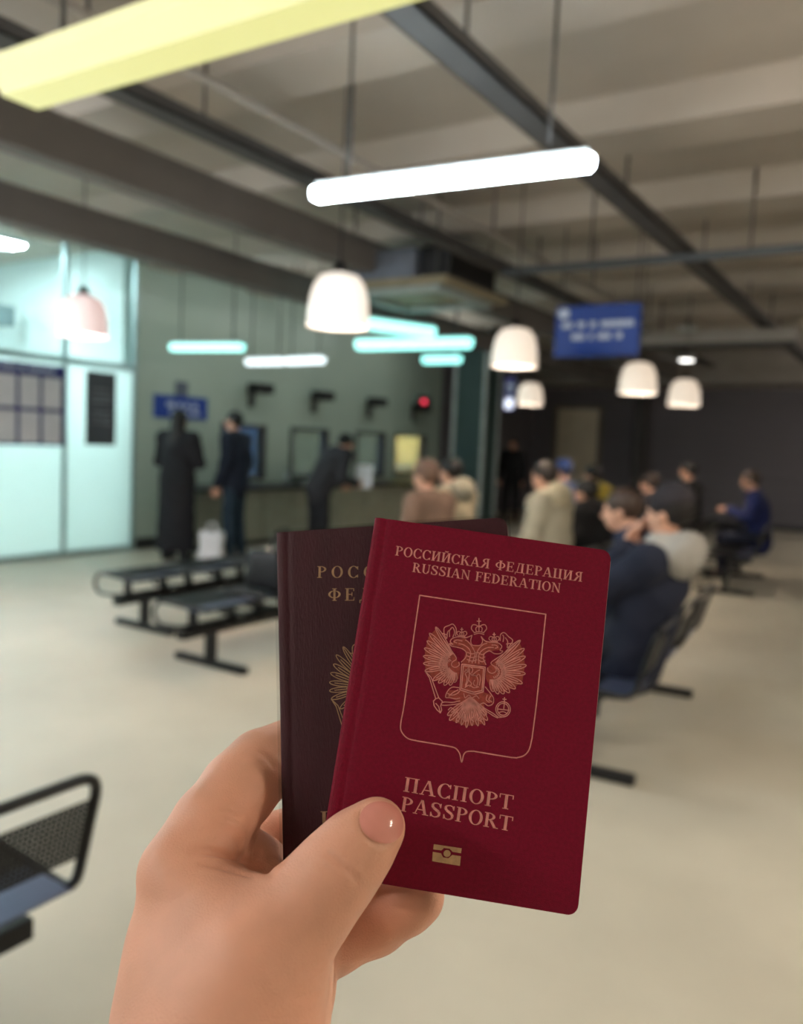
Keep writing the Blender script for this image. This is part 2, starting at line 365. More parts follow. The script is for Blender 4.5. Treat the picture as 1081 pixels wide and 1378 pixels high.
# inside the booth and the offices
for (x, y, w_, l_, pw, c, lab) in ((-9.3, 5.2, .3, 1.3, 15, (.90, 1, 1), 'ceiling light panel inside the glazed booth'), (-9.3, 2.2, .3, 1.3, 15, (.90, 1, 1), 'ceiling light panel inside the glazed booth'),
                                   (-10.8, 4.2, .3, 1.3, 15, (.90, 1, 1), 'ceiling light panel inside the glazed booth'), (-9.3, 9.6, .2, .8, 32, (.85, .93, 1), 'light panel in the counter office'), (-8.95, 13.1, .25, .5, 75, (1, .92, .74), 'warm light panel behind the lit service window')):
    t = empty('ceiling_panel', (x, y, ZC - .03)); tag(t, lab, 'lamp', 'light panels behind glass')
    MB().box((-w_/2 - .03, -l_/2 - .03, -.02), (w_/2 + .03, l_/2 + .03, .03)).build('frame', M_lampwhite, t)
    MB().box((-w_/2, -l_/2, -.035), (w_/2, l_/2, -.02)).build('diffuser', cols(c, pw), t)
for u, v in ((3, 325), (116, 341)):
    p = onx(u, v, -9.4); t = empty('globe_lamp', tuple(p)); tag(t, 'white globe lamp inside the booth' if u < 50 else 'pinkish globe lamp inside the booth', 'lamp')
    MB().lathe([(.001, -.09), (.09, -.07), (.15, 0), (.13, .06), (.05, .1), (.001, .1)], n=20).build('globe', cols((1, 1, 1) if u < 50 else (1, .62, .58), 1 if u < 50 else .25), t)
    MB().tube([(0, 0, .09), (0, 0, ZC - p[2])], .012, 6).build('stem', M_dark, t)
tag(MB().box((-10.4, 3.2, 2.72), (-10.05, 6.3, 2.98), .02).tube([(-10.2, 3.6, 2.9), (-10.2, 3.6, ZC)], .012).tube([(-10.2, 5.8, 2.9), (-10.2, 5.8, ZC)], .012)
    .build('air_duct', mat('duct_grey', (112, 132, 136), .5, metal=.3)), 'grey air duct inside the glazed booth', 'duct')

# ------------------------------------------------------------------ services under the ceiling
def hangers(t, pts, ztop=ZC):
    for (x, y, z) in pts: MB().tube([(x, y, z), (x, y, ztop + .0)], .009, 6).build('rod', M_dark, t)
def tray(x, z, w, h, y0, y1, label, m=M_tray):
    t = empty('cable_tray', (0, 0, 0)); tag(t, label, 'cable tray')
    MB().box((x - w/2, y0, z), (x + w/2, y1, z + .012)).box((x - w/2, y0, z), (x - w/2 + .01, y1, z + h)).box((x + w/2 - .01, y0, z), (x + w/2, y1, z + h)).build('channel', m, t)
    for i in range(5): MB().tube([(x - w*.32 + w*.16*i, y0 + .1, z + .024), (x - w*.32 + w*.16*i, y1 - .1, z + .024)], .0115, 6).build('cable', M_black, t)
    y = y0 + .7
    while y < y1: hangers(t, [(x - w/2, y, z + .02)]); y += 2.3
tray(-1.80, 3.06, .15, .07, -2.0, 15.5, 'flat grey cable tray running the length of the hall over the bright tube lamp', M_dark)
tray(-3.43, 3.06, .15, .07, -2.0, 15.5, 'flat grey cable tray running the length of the hall past the air conditioner', M_dark)
def pipe(name, a, b, r, m, label, rods):
    t = empty(name, (0, 0, 0)); tag(t, label, 'pipe'); MB().tube([a, b], r, 10).build('run', m, t); hangers(t, rods)
pipe('water_pipe', (-3.02, -2, 3.12), (-3.02, 10.4, 3.12), .022, M_pipe, 'thin pale pipe beside the cable tray', [(-3.02, y, 3.12) for y in (2.2, 4.0, 5.9, 8.2, 10.2)])
pipe('sprinkler_pipe', (-3.3, 6.69, 3.0), (4.6, 6.69, 3.0), .035, M_tray, 'grey pipe crossing under the cable trays', [(x, 6.69, 3.0) for x in (-2.5, -1.25, .4, 2.2)])
t = empty('air_duct'); tag(t, 'long pale rectangular duct hung before the bulkhead', 'duct')
MB().box((-3.35, 10.5, 2.84), (-1.38, 10.85, 2.99), .02).build('casing', M_pipe, t); MB().box((-3.33, 10.52, 2.80), (-1.40, 10.83, 2.84)).build('underside', M_dark, t)
hangers(t, [(-3.0, 10.67, 2.95), (-1.7, 10.67, 2.95)])
# ceiling air conditioner
t = empty('air_conditioner', (-4.18, 6.75, 2.84)); tag(t, 'blue-grey suspended air conditioner with a cream louvre frame', 'air conditioner')
MB().box((-.5, -.55, .06), (.25, .5, .34), .02).build('body', mat('ac_blue', (104, 110, 124), .5), t)
MB().box((.25, -.45, .08), (.55, .45, .36), .02).build('motor_housing', M_plastic, t)
MB().box((-.62, -.62, 0), (.62, .62, .06), .02).build('frame', mat('ac_cream', (142, 132, 108), .6), t)
for (a, b) in (((-.5, -.52, -.05), (.5, -.40, .005)), ((-.5, .40, -.05), (.5, .52, .005)), ((-.52, -.38, -.05), (-.40, .38, .005)), ((.40, -.38, -.05), (.52, .38, .005))):
    MB().box(a, b, .015).build('louvre', mat('ac_louvre', (150, 160, 160), .5), t)
hangers(t, [])
for sx in (-.45, .45):
    for sy in (-.5, .5): MB().tube([(sx, sy, .05), (sx, sy, ZC - 2.84)], .01, 6).build('rod', M_dark, t)

# ------------------------------------------------------------------ signs
rnd = random.Random(5)
def word_bars(parent, x0, x1, z, h, place, m=M_text, name='lettering'):
    """an illegible line of print: short upright dabs in word groups"""
    b = MB(); x = x0
    while x < x1:
        if rnd.random() < .12: x += h*.8; continue
        w = h*rnd.uniform(.42, .66); b.add(*place(x, x + w*.8, z, z + h)); x += w
    return b.build(name, m, parent)
def quad_y(y):
    return lambda a, b, z0, z1: ([(a, y, z0), (b, y, z0), (b, y, z1), (a, y, z1)], [(0, 1, 2, 3)])
def quad_x(x):
    return lambda a, b, z0, z1: ([(x, a, z0), (x, b, z0), (x, b, z1), (x, a, z1)], [(0, 1, 2, 3)])
s = empty('hanging_sign', (-2.52, 7.0, 2.5), math.radians(-1.5)); tag(s, 'blue hanging sign with two lines of white lettering', 'sign')
MB().box((-.385, -.02, -.22), (.385, .02, .225), .006).build('panel', M_blue, s)
word_bars(s, -.32, .33, .03, .055, quad_y(-.022)); word_bars(s, -.22, .22, -.075, .055, quad_y(-.022))
MB().add(*[[(-.31 + .055*math.cos(a*math.pi/8), -.0225, .16 + .045*math.sin(a*math.pi/8)) for a in range(16)], [tuple(range(16))]]).build('emblem', M_text, s)
for x in (-.34, .34): MB().tube([(x, 0, .22), (x, 0, ZC - 2.5)], .006, 6).build('rod', M_dark, s)
b = empty('notice_board', (XL + .012, 5.28, 1.67)); tag(b, 'navy notice board of six sheets on the frosted glass', 'notice board')
MB().box((-.01, -.74, -.42), (.006, .37, .45)).build('panel', M_navy, b); word_bars(b, -.6, .25, .37, .035, quad_x(.0085))
for i in range(4):
    for j in range(2): MB().box((.006, -.70 + i*.267, -.395 + j*.375), (.010, -.70 + i*.267 + .225, -.395 + j*.375 + .335)).build('sheet', M_paper, b)
b = empty('door_notice_sign', (XL + .012, 6.13, 1.69)); tag(b, 'dark grey door notice with rows of pale print', 'sign')
MB().box((-.01, -.2, -.42), (.006, .2, .42)).build('panel', mat('notice_grey', (70, 74, 80), .5), b)
for z in (.12, .06, -.12, -.18, .2, -.06): word_bars(b, -.13, .13, z, .03, quad_x(.008), mat('notice_print', (120, 124, 132), .6))
b = empty('wall_sign', (XL + .012, 7.34, 1.775)); tag(b, 'blue wall sign behind the woman in the black coat', 'sign')
MB().box((-.01, -.44, -.145), (.012, .44, .145)).build('panel', M_blue, b); word_bars(b, -.25, .25, .0, .06, quad_x(.0135)); word_bars(b, -.2, .3, -.09, .05, quad_x(.0135))
MB().box((-.01, -.1, .145), (.01, .1, .33), .01).build('tab', mat('tab_grey', (96, 104, 120), .5), b)
q = onx(687, 530, -7.6); s = empty('vertical_sign', (-6.0, 12.2, 2.22)); 
pp = dep(687, 530, 13.3); s.location = tuple(pp); tag(s, 'small upright violet-white lit sign beside the teal column', 'sign')
MB().box((-.10, -.03, -.27), (.10, .03, .27), .01).build('case', mat('sign_violet', (70, 70, 150), .4), s)
MB().box((-.07, -.034, -.24), (.07, -.03, -.08)).build('lit_panel', cols((.75, .8, 1), .3), s); word_bars(s, -.06, .06, .1, .07, quad_y(-.0335)); word_bars(s, -.06, .06, 0.0, .06, quad_y(-.0335))
MB().tube([(0, 0, .26), (0, 0, ZC - pp[2])], .008, 6).build('rod', M_dark, s)
# number displays and loudspeakers over the windows
for i, (y, lab) in enumerate(((8.62, 'black swivel speaker on the wall above the man in navy'), (10.02, 'black swivel speaker over the second service window'), (11.5, 'black swivel speaker over the third service window'), (12.95, 'black swivel speaker over the lit service window'))):
    t = empty('wall_speaker', (XL, y, 2.12)); tag(t, lab, 'speaker')
    MB().box((0, -.05, -.26), (.04, .05, -.02), .006).build('bracket', M_dark, t)
    MB().tube([(.03, 0, -.1), (.14, 0, .0)], .015, 8).build('arm', M_dark, t)
    MB().box((.08, -.17, -.07), (.30, .17, .07), .02).build('case', M_plastic, t)
t = empty('number_display', (XL, 13.3, 2.2)); tag(t, 'small display with a glowing red light over the last window', 'display')
MB().box((0, -.2, -.14), (.05, .2, .14), .01).build('case', M_plastic, t)
MB().lathe([(.001, .012), (.08, .01), (.085, 0)], n=20).build('red_light', cols((1, .03, .08), .45), t); r = bpy.data.objects['red_light']; r.rotation_euler = (0, math.pi/2, 0); r.location = (.05, -.05, 0)

# ------------------------------------------------------------------ service counter
for i in range(5):
    y0, y1 = 7.0 + i*1.18, 7.0 + (i + 1)*1.18
    t = empty('counter_unit', (-7.75, (y0 + y1)/2, 0)); tag(t, 'olive-grey counter unit ' + ('behind the woman in the long black coat', 'behind the man in the navy jacket', 'below the second service window', 'below the third service window', 'next to the teal column')[i], 'counter', 'counter units in one run')
    MB().box((-.33, -.585, .08), (.33, .585, .745)).build('body', M_cfront, t); MB().box((-.30, -.58, 0), (.28, .58, .08)).build('plinth', M_base, t)
    for s in (-1, 1): MB().box((.33, s*.29 - .27, .12), (.345, s*.29 + .27, .72), .004).build('panel', M_cfront, t)
tag(MB().box((XL + .03, 6.98, .745), (-7.30, 12.93, .79), .008).build('worktop', M_counter), 'long dark worktop below the service windows', 'worktop')
for k, (y, c, h, lab) in enumerate(((8.98, (180, 190, 190), .2, 'pale bottle on the worktop by the second window'), (9.2, (70, 80, 76), .16, 'dark green jar on the worktop by the second window'))):
    t = empty('bottle', (-7.7, y, .79)); tag(t, lab, 'bottle')
    MB().lathe([(.001, 0), (.045, 0), (.045, h*.7), (.02, h*.85), (.02, h), (.001, h)], n=14).build('glass', mat('bottle_%d' % k, c, .2), t); MB().lathe([(.022, h*.92), (.022, h*1.05), (.001, h*1.05)], n=12).build('lid', M_dark, t)
t = empty('monitor', (-8.62, 12.9, 1.0)); tag(t, 'dark monitor behind the lit service window', 'monitor')
MB().box((-.02, -.2, .12), (.02, .2, .4), .008).build('screen', M_plastic, t); MB().box((-.02, -.03, 0), (.02, .03, .14)).build('stand', M_plastic, t); MB().box((-.1, -.12, 0), (.1, .12, .015)).build('foot', M_plastic, t)
t = empty('desk', (-8.75, 13.09, 0)); tag(t, 'pale office desk behind the lit service window', 'desk')
MB().box((-.45, -.82, .96), (.45, .82, 1.0), .005).build('top', M_paper, t)
for sx in (-.4, .4):
    for sy in (-.77, .77): MB().box((sx - .025, sy - .025, 0), (sx + .025, sy + .025, .96)).build('leg', M_dark, t)

# ------------------------------------------------------------------ benches
def grid_panel(b, o, ux, uy, w, h, pitch=.0125, bar=.0072):
    """woven wire panel: crossing flat bars, o is the corner, ux and uy unit vectors"""
    o = Vector(o); ux = Vector(ux); uy = Vector(uy); n = ux.cross(uy).normalized()*.0012
    def strip(p, d, l, s):
        b.add([p - s*bar/2 + n, p + d*l - s*bar/2 + n, p + d*l + s*bar/2 + n, p + s*bar/2 + n, p - s*bar/2 - n, p + d*l - s*bar/2 - n, p + d*l + s*bar/2 - n, p + s*bar/2 - n],
              [(0, 1, 2, 3), (4, 7, 6, 5), (0, 4, 5, 1), (3, 2, 6, 7)])
    k = int(w/pitch)
    for i in range(k + 1): strip(o + ux*w*i/k, uy, h, ux)
    k = int(h/pitch)
    for i in range(k + 1): strip(o + uy*h*i/k, ux, w, uy)
SEAT = {}
def seat_meshes(back):
    if back in SEAT: return SEAT[back]
    hw = .255; R = .0125
    if back:   # one closed loop: seat front - rear - up the back - over the top
        path = fillet([(-.24, -hw, .425), (.20, -hw, .395), (.285, -hw, .70), (.285, hw, .70), (.20, hw, .395), (-.24, hw, .425)], .06, 6, True)
    else:      # seat loop that curls down in front to the beam
        path = fillet([(.0, -hw, .285), (-.20, -hw, .275), (-.255, -hw, .35), (-.20, -hw, .425), (.22, -hw, .42), (.22, hw, .42), (-.20, hw, .425), (-.255, hw, .35), (-.20, hw, .275), (.0, hw, .285)], .06, 5, True)
    fr = MB().tube(path, R, 8, True); fr = fr.build('seat', M_black)
    sm = MB(); grid_panel(sm, (-.225, -hw, .424), (0, 1, 0), (1, 0, -.065), hw*2, .25); sm = sm.build('seat_mesh', M_black)
    pl = MB().box((.03, -hw, .402), (.20, hw, .408)).build('seat_plate', M_seat)
    br = MB().box((-.035, -.008, .26), (.035, .008, .41)).build('bracket', M_black)
    out = [fr.data, sm.data, pl.data, br.data]
    if back:
        bm_ = MB(); u = Vector((.085, 0, .305)).normalized(); grid_panel(bm_, Vector((.20, -hw, .395)) + u*.105, (0, 1, 0), u, hw*2, .145); o = bm_.build('back_mesh', M_black); out.append(o.data); COL.objects.unlink(o)
    for o in (fr, sm, pl, br): COL.objects.unlink(o)
    SEAT[back] = out; return out
LEG = None
def bench(x, y, rz, n, back, label, legs=None, shift=0.0):
    """beam runs along local y, sitters face local -x"""
    global LEG
    t = empty('waiting_bench', (x, y, 0), rz); tag(t, label, 'bench'); pitch = .57; L = n*pitch
    MB().box((-.035, -L/2 + .02, .215), (.035, L/2 - .02, .27), .006).build('beam', M_black, t)
    if LEG is None:
        o = MB().box((-.03, -.025, .04), (.03, .025, .225)).box((-.30, -.03, 0), (.30, .03, .045), .008).build('leg', M_black); LEG = o.data; COL.objects.unlink(o)
    for ly in (legs or (-L/2 + .28, L/2 - .28)): link('leg', LEG, t).location = (0, ly, 0)
    me = seat_meshes(back)
    for i in range(n):
        s = link('seat', me[0], t); s.location = (0, (i - (n - 1)/2)*pitch, 0)
        if shift: s.location.x = shift
        for q, nm in zip(me[1:], ('seat_mesh', 'seat_plate', 'bracket', 'back_mesh')):
            k = link(nm, q, s)
            if nm == 'bracket': k.location = (0, -.16, 0); link(nm, q, s).location = (0, .16, 0)
    return t
bench(-1.755, .30, 0, 3, True, 'black wire-mesh bench with a back beside the holding hand')
bench(-3.68, 4.20, 0, 3, False, 'black backless mesh bench with a dark bag on it')
bench(-4.74, 4.57, 0, 3, False, 'black backless mesh bench standing beyond the one with the bag')
bench(-1.315, 4.25, math.radians(4.1), 3, True, 'black mesh bench under the person in the navy jacket with grey hood', legs=(-.765, .765), shift=.08)
bench(-1.78, 9.95, math.radians(5.5), 3, True, 'black mesh bench under the person in bright navy near the far wall', legs=(-1.15*.66, .765), shift=.05)
bench(-2.31, 12.85, math.radians(5.5), 3, True, 'black mesh bench nearest the far charcoal wall', legs=(-.765, .765))
bench(-3.30, 6.10, 0, 3, True, 'black mesh bench under the cream fur coat and the brown coat')
bench(-2.42, 6.60, 0, 3, True, 'black mesh bench under the cream hooded coat and the bulky black coat')
bench(-3.30, 9.30, 0, 3, True, 'black mesh bench under the slate-blue jacket and the yellow yoke')
bench(-2.48, 10.05, 0, 3, True, 'black mesh bench under the person in black before the charcoal wall')
# bag left on the bench
t = empty('bag', (-3.62, 4.22, .452), .15); tag(t, 'slouched black bag lying on the backless bench', 'bag')
def bagf(P):
    q = np.abs(P - np.array((0, 0, .13 ), np.float32)) - np.array((.11, .20, .085), np.float32)      # soft rounded box, sagging in the middle
    d = np.linalg.norm(np.maximum(q, 0), axis=-1) + np.minimum(q.max(-1), 0) - .045
    return d + .025*np.cos(P[..., 1]*7)*(P[..., 2] > .13)*(P[..., 2] - .13)/.13 + .006*np.sin(40*P[..., 1] + 20*P[..., 2])
sdf_mesh('body', bagf, (-.25, -.35, -.05), (.25, .4, .38), .02, mat('bag_black', (20, 21, 26), .5, bump=.3, bscale=20), t)
MB().tube(fillet([(-.02, -.12, .25), (-.02, -.08, .37), (-.02, .08, .38), (-.02, .13, .26)], .05), .011).build('handle', M_black, t)
MB().tube([(-.0, -.2, .262), (0, -.1, .250), (0, 0, .243), (0, .1, .250), (0, .2, .262)], .006, 6).build('zip', M_chrome, t)
p = onz(284, 760, 0); t = empty('carrier_bag', tuple(p), .5); tag(t, 'white carrier bag on the floor between the black coat and the navy jacket', 'bag')
def cbf(P):
    q = np.abs(P - np.array((0, 0, .19), np.float32)) - np.array((.10, .045, .155), np.float32); return np.linalg.norm(np.maximum(q, 0), axis=-1) + np.minimum(q.max(-1), 0) - .03 + .008*np.sin(30*P[..., 0] + 22*P[..., 2])
sdf_mesh('body', cbf, (-.2, -.14, -.03), (.2, .14, .42), .015, mat('bag_white', (222, 222, 228), .5, var=.05), t)
for s in (-.03, .03): MB().tube(fillet([(-.06, s, .36), (-.04, s, .47), (.04, s, .47), (.06, s, .36)], .04), .006, 6).build('handle', MATS['bag_white'], t)
t = tag(MB().box((-.12, -.09, 0), (.12, .09, .012), .002).build('magazine', M_paper), 'white papers lying beside the black bag', 'papers'); t.location = (-3.60, 4.72, .438); t.rotation_euler = (0, 0, .4)

# ------------------------------------------------------------------ people
SKIN = mat('skin_far', (214, 164, 140), .55, var=.05, sss=.0)
M_eye = mat('eye_dark', (40, 30, 28), .3)
def cloth(name, rgb): return mat('cloth_' + name, rgb, .85, var=.14, nscale=9, bump=.25, bscale=30)
def rot_x(a):   # bends forward (towards +y)
    c, s = math.cos(a), math.sin(a); return np.array([[1, 0, 0], [0, c, s], [0, -s, c]])
def rot_z(a):
    c, s = math.cos(a), math.sin(a); return np.array([[c, -s, 0], [s, c, 0], [0, 0, 1]])
def box_of(pts, pad):
    p = np.array(pts); return p.min(0) - pad, p.max(0) + pad
def hand_sdf(w, d, palm, side):
    """wrist, direction of the hand, palm normal, side +1/-1 where the thumb leaves"""
    d = d/np.linalg.norm(d); n = palm - d*(palm @ d); n = n/np.linalg.norm(n); t = np.cross(d, n)*side
    L = []
    for k, (off, ln) in enumerate(((.030, .070), (.010, .080), (-.010, .074), (-.029, .058))):
        b = w + d*.085 + t*off; m = b + d*ln*.5 + n*.006; e = m + d*ln*.42 + n*.022
        L += [(w + d*.015 + t*off*.6, b, .016, .0125), (b, m, .0115, .0105), (m, e, .0105, .008)]
    b = w + d*.03 + t*.03; m = b + d*.035 + t*.028 + n*.012; L += [(w + d*.01 + t*.015, b, .018, .015), (b, m, .014, .012), (m, m + d*.032 + t*.004 + n*.012, .012, .009)]
    def f(P):
        v = None
        for a, b_, ra, rb in L:
            q = cap(P, a, b_, ra, rb); v = q if v is None else smin(v, q, .006)
        return v
    pts = [x for a, b_, _, _ in L for x in (a, b_)]; return f, *box_of(pts, .025)
def person(label, px, depth, facing, pose, jacket, trousers, hair, lean=.1, head_yaw=0.0, head_pitch=0.0, arms='rest', coat=None,
           hood=None, hat=None, longhair=False, h=.017, group=None, puff=1.0, shoe=(24, 24, 26), turn=0.0, panel=None):
    hw = dep(px[0], px[1], depth); f = np.array([facing[0], facing[1]], float); f /= np.linalg.norm(f); rz = math.atan2(-f[0], f[1])
    if pose == 'stand':
        pel = np.array([0, 0, .95]); up = dict(chest=(0, .01, 1.27), neck=(0, .015, 1.45), head=(0, .04, 1.60), sl=(-.185, 0, 1.40), sr=(.185, 0, 1.40))
        leg = dict(hl=(-.09, 0, .92), hr=(.09, 0, .92), kl=(-.10, .03, .50), kr=(.11, .02, .50), al=(-.11, -.02, .085), ar=(.12, -.03, .085))
    else:
        pel = np.array([0, .02, .535]); up = dict(chest=(0, .02, .84), neck=(0, .03, 1.02), head=(0, .06, 1.17), sl=(-.185, .01, .97), sr=(.185, .01, .97))
        leg = dict(hl=(-.09, .03, .525), hr=(.09, .03, .525), kl=(-.12, .44, .50), kr=(.13, .42, .50), al=(-.13, .42, .085), ar=(.14, .44, .085))
    up = {k: np.array(v, float) for k, v in up.items()}; leg = {k: np.array(v, float) for k, v in leg.items()}
    rest = {'stand': {'rest': ((-.245, -.01, 1.12), (-.25, .09, .88), (.245, -.01, 1.12), (.25, .09, .88)), 'fold': ((-.25, .04, 1.13), (-.08, .22, 1.15), (.25, .04, 1.13), (.08, .22, 1.12)),
                      'reach': ((-.22, .10, 1.12), (-.14, .36, 1.20), (.22, .10, 1.12), (.16, .36, 1.24))},
            'sit': {'rest': ((-.25, .05, .74), (-.12, .28, .66), (.25, .05, .74), (.12, .28, .66)), 'face': ((-.21, .20, .72), (-.06, .185, .96), (.21, .18, .73), (.05, .18, .97)),
                    'phone': ((-.23, .10, .76), (-.06, .33, .88), (.23, .10, .76), (.07, .33, .88))}}[pose][arms]
    for k, p in zip(('el', 'wl', 'er', 'wr'), rest): up[k] = np.array(p, float)
    R_ = rot_x(lean)
    for k in up: up[k] = pel + R_ @ (up[k] - pel)
    if pose == 'stand': s = hw[2]/up['head'][2]; 
    else:
        s = 1.0; kz = (hw[2] - pel[2])/(up['head'][2] - pel[2])
        for k in up: up[k][2] = pel[2] + (up[k][2] - pel[2])*kz
    J = {**up, **leg}; J = {k: v*s for k, v in J.items()}; pel = pel*s
    HR = rot_z(head_yaw) @ rot_x(lean*.35 + head_pitch).T @ np.eye(3)      # head axes in body space
    HR = rot_z(head_yaw) @ rot_x(-(lean*.35 + head_pitch)).T
    def hs(P): return (P - J['head'].astype(np.float32)) @ np.linalg.inv(rot_z(head_yaw) @ rot_x(lean*.35 + head_pitch)).T.astype(np.float32)
    c_, s_ = math.cos(rz), math.sin(rz); hx, hy = J['head'][0], J['head'][1]
    root = (hw[0] - (c_*hx - s_*hy), hw[1] - (s_*hx + c_*hy), 0)
    def head(P):
        Q = hs(P)/s
        d = smin(ell(Q, (0, -.012, .03), (.076, .097, .088)), ell(Q, (0, .025, -.035), (.058, .066, .082)), .03)
        d = smin(d, cap(Q, (0, .092, .005), (0, .108, -.026), .009, .014), .012)
        d = smin(d, cap(Q, (-.035, .078, .022), (.035, .078, .022), .012, .012), .012)
        for q in (-1, 1):
            d = smin(d, ell(Q, (q*.077, -.006, -.008), (.011, .02, .03)), .008); d = np.maximum(d, -ell(Q, (q*.03, .104, .004), (.015, .014, .009)))
        d = smin(d, cap(Q, (-.022, .078, -.062), (.022, .078, -.062), .008, .008), .008)
        return d*s
    def body(P):
        d = head(P); k = .02
        d = smin(d, cap(P, J['neck'] - (J['head'] - J['neck'])*.3, J['head'] - (J['head'] - J['neck'])*.2, .055*s, .052*s), k)
        d = smin(d, cap(P, pel, J['chest'], .105*s, .11*s), .04); d = smin(d, cap(P, J['sl'], J['sr'], .05*s, .05*s), .04); d = smin(d, cap(P, J['chest'], J['neck'], .10*s, .06*s), .04)
        for q in 'lr':
            d = smin(d, cap(P, J['s'+q], J['e'+q], .045*s, .036*s), k); d = smin(d, cap(P, J['e'+q], J['w'+q], .036*s, .026*s), k)
            d = smin(d, cap(P, J['h'+q], J['k'+q], .07*s, .05*s), k); d = smin(d, cap(P, J['k'+q], J['a'+q], .048*s, .034*s), k)
            d = smin(d, cap(P, J['a'+q], J['a'+q] + np.array([0, .13, -.045])*s, .03*s, .024*s), k)
        return d
    allp = list(J.values()); lo, hi = box_of(allp, .32*s); lo[2] = -.05
    P = grid(lo, hi, h); v, q = surface_nets(body(P), lo, h); V = [v]; Q = [q]; nv = len(v)
    for sd, k in ((1, 'l'), (-1, 'r')):     # hands with separate fingers, fused at the wrist
        d = J['w'+k] - J['e'+k]; palm = np.array([0, -1, .2]) if arms in ('face',) else (np.array([sd*1.0, .2, 0]) if pose == 'stand' else np.array([sd*.4, 0, -1.0]))
        ff, a, b = hand_sdf(J['w'+k], d, palm, sd if pose == 'stand' else sd); g = grid(a, b, .006); v2, q2 = surface_nets(ff(g), a, .006); V.append(v2); Q.append(q2 + nv); nv += len(v2)
    o = mesh_obj('person', np.concatenate(V), np.concatenate(Q), SKIN, None, True); o.location = root; o.rotation_euler = (0, 0, rz); tag(o, label, 'person', group)
    def fold(P): return .006*np.sin(31*P[..., 2] + 9*P[..., 0]) * np.sin(17*P[..., 0] + 23*P[..., 1] + 2)
    jm = cloth('%d_%d_%d' % jacket, jacket)
    def jack(P):
        t = cap(P, pel + np.array([0, 0, -.06*s]), J['chest'], .165*s*puff, .17*s*puff, (1, 1.25, 1))
        t = smin(t, cap(P, J['sl'], J['sr'], .075*s*puff, .075*s*puff), .07); t = smin(t, cap(P, J['chest'], J['neck'] - (J['neck'] - J['chest'])*.12, .13*s, .085*s), .06)
        if coat: t = smin(t, cap(P, pel, np.array([0, 0, coat])*np.array([1, 1, 1]) + np.array([0, -.01, 0]), .18*s*puff, .235*s, (1, 1.2, 1)), .06); t = np.maximum(t, coat - P[..., 2])
        for q_ in 'lr':
            t = smin(t, cap(P, J['s'+q_], J['e'+q_], .072*s*puff, .062*s*puff), .04); t = smin(t, cap(P, J['e'+q_], J['w'+q_], .062*s*puff, .047*s*puff), .03)
        t = smin(t, ell(P, J['neck'] + np.array([0, -.0, -.01])*s, np.array([.085, .09, .05])*s), .03)
        return t + fold(P)
    v, q = surface_nets(jack(P), lo, h); mesh_obj('coat' if coat else 'jacket', v, q, jm, o, True)
    tm = cloth('%d_%d_%d' % trousers, trousers)
    def trs(P):
        t = ell(P, pel, np.array([.16, .125, .13])*s)
        for q_ in 'lr':
            t = smin(t, cap(P, J['h'+q_], J['k'+q_], .092*s, .072*s), .03); t = smin(t, cap(P, J['k'+q_], J['a'+q_] + np.array([0, 0, .02]), .072*s, .06*s), .02)
        return t + fold(P)*.8
    l2 = lo.copy(); h2 = hi.copy(); h2[2] = pel[2] + .2
    Pl = grid(l2, h2, h); v, q = surface_nets(trs(Pl), l2, h); mesh_obj('trousers', v, q, tm, o, True)
    sm = mat('shoe_%d' % shoe[0], shoe, .5)
    for q_ in 'lr':
        a = J['a'+q_]; fn = lambda P, a=a: np.maximum(smin(cap(P, a + np.array([0, -.02, -.02]), a + np.array([0, .0, .02]), .052, .05), cap(P, a + np.array([0, -.03, -.045]), a + np.array([0, .16, -.045]), .042, .038), .03), -P[..., 2])
        sdf_mesh('shoe', fn, a - np.array([.1, .14, .1]), a + np.array([.1, .26, .12]), .015, sm, o)
    hc = J['head']; g0, g1 = hc - .24*s, hc + .2*s; hh = .011
    if longhair: g0 = g0 - np.array([0, .05, .22])
    Ph = grid(g0, g1, hh)
    def hairf(P):
        Q = hs(P)/s
        t = np.maximum(ell(Q, (0, -.022, .036), (.086, .106, .098)), -ell(Q, (0, .13, -.045), (.09, .095, .105)))
        t = np.maximum(t, -.09 - Q[..., 2] + np.maximum(0, Q[..., 1])*.9)
        if longhair: t = smin(t, cap(Q, (0, -.05, .0), (0, -.09, -.26), .085, .10, (1, 1.2, 1)), .03)
        return t*s
    v, q = surface_nets(hairf(Ph), g0, hh); mesh_obj('hair', v, q, mat('hair_%d_%d' % hair[:2], hair, .5, var=.3, nscale=30, stretch=(1, 1, .2)), o, True)
    if hood:
        def hd(P):
            Q = (P - J['neck'].astype(np.float32)) @ np.linalg.inv(R_).T.astype(np.float32)/s
            return smin(ell(Q, (0, -.10, .0), (.16, .085, .12)), cap(Q, (-.11, .0, .02), (.11, .0, .02), .05, .05), .05)*s + fold(P)
        a, b = J['neck'] - .32, J['neck'] + .32; v, q = surface_nets(hd(grid(a, b, .014)), a, .014); mesh_obj('hood', v, q, cloth('hood_%d' % hood[0], hood), o, True)
    if hat:
        def ht(P):
            Q = hs(P)/s; return np.maximum(ell(Q, (0, -.02, .045), (.094, .112, .105)), .03 - Q[..., 2] - .25*Q[..., 1])*s
        v, q = surface_nets(ht(Ph), g0, hh); mesh_obj('hat', v, q, cloth('hat_%d' % hat[0], hat), o, True)
    if panel:      # a broad band of another colour over the shoulders
        def pf(P): return np.maximum(jack(P) - .008, (J['chest'][2] - .02) - P[..., 2])
        v, q = surface_nets(pf(P), lo, h); mesh_obj('yoke', v, q, cloth('yoke_%d' % panel[0], panel), o, True)
    E_ = rot_z(head_yaw) @ rot_x(lean*.35 + head_pitch)
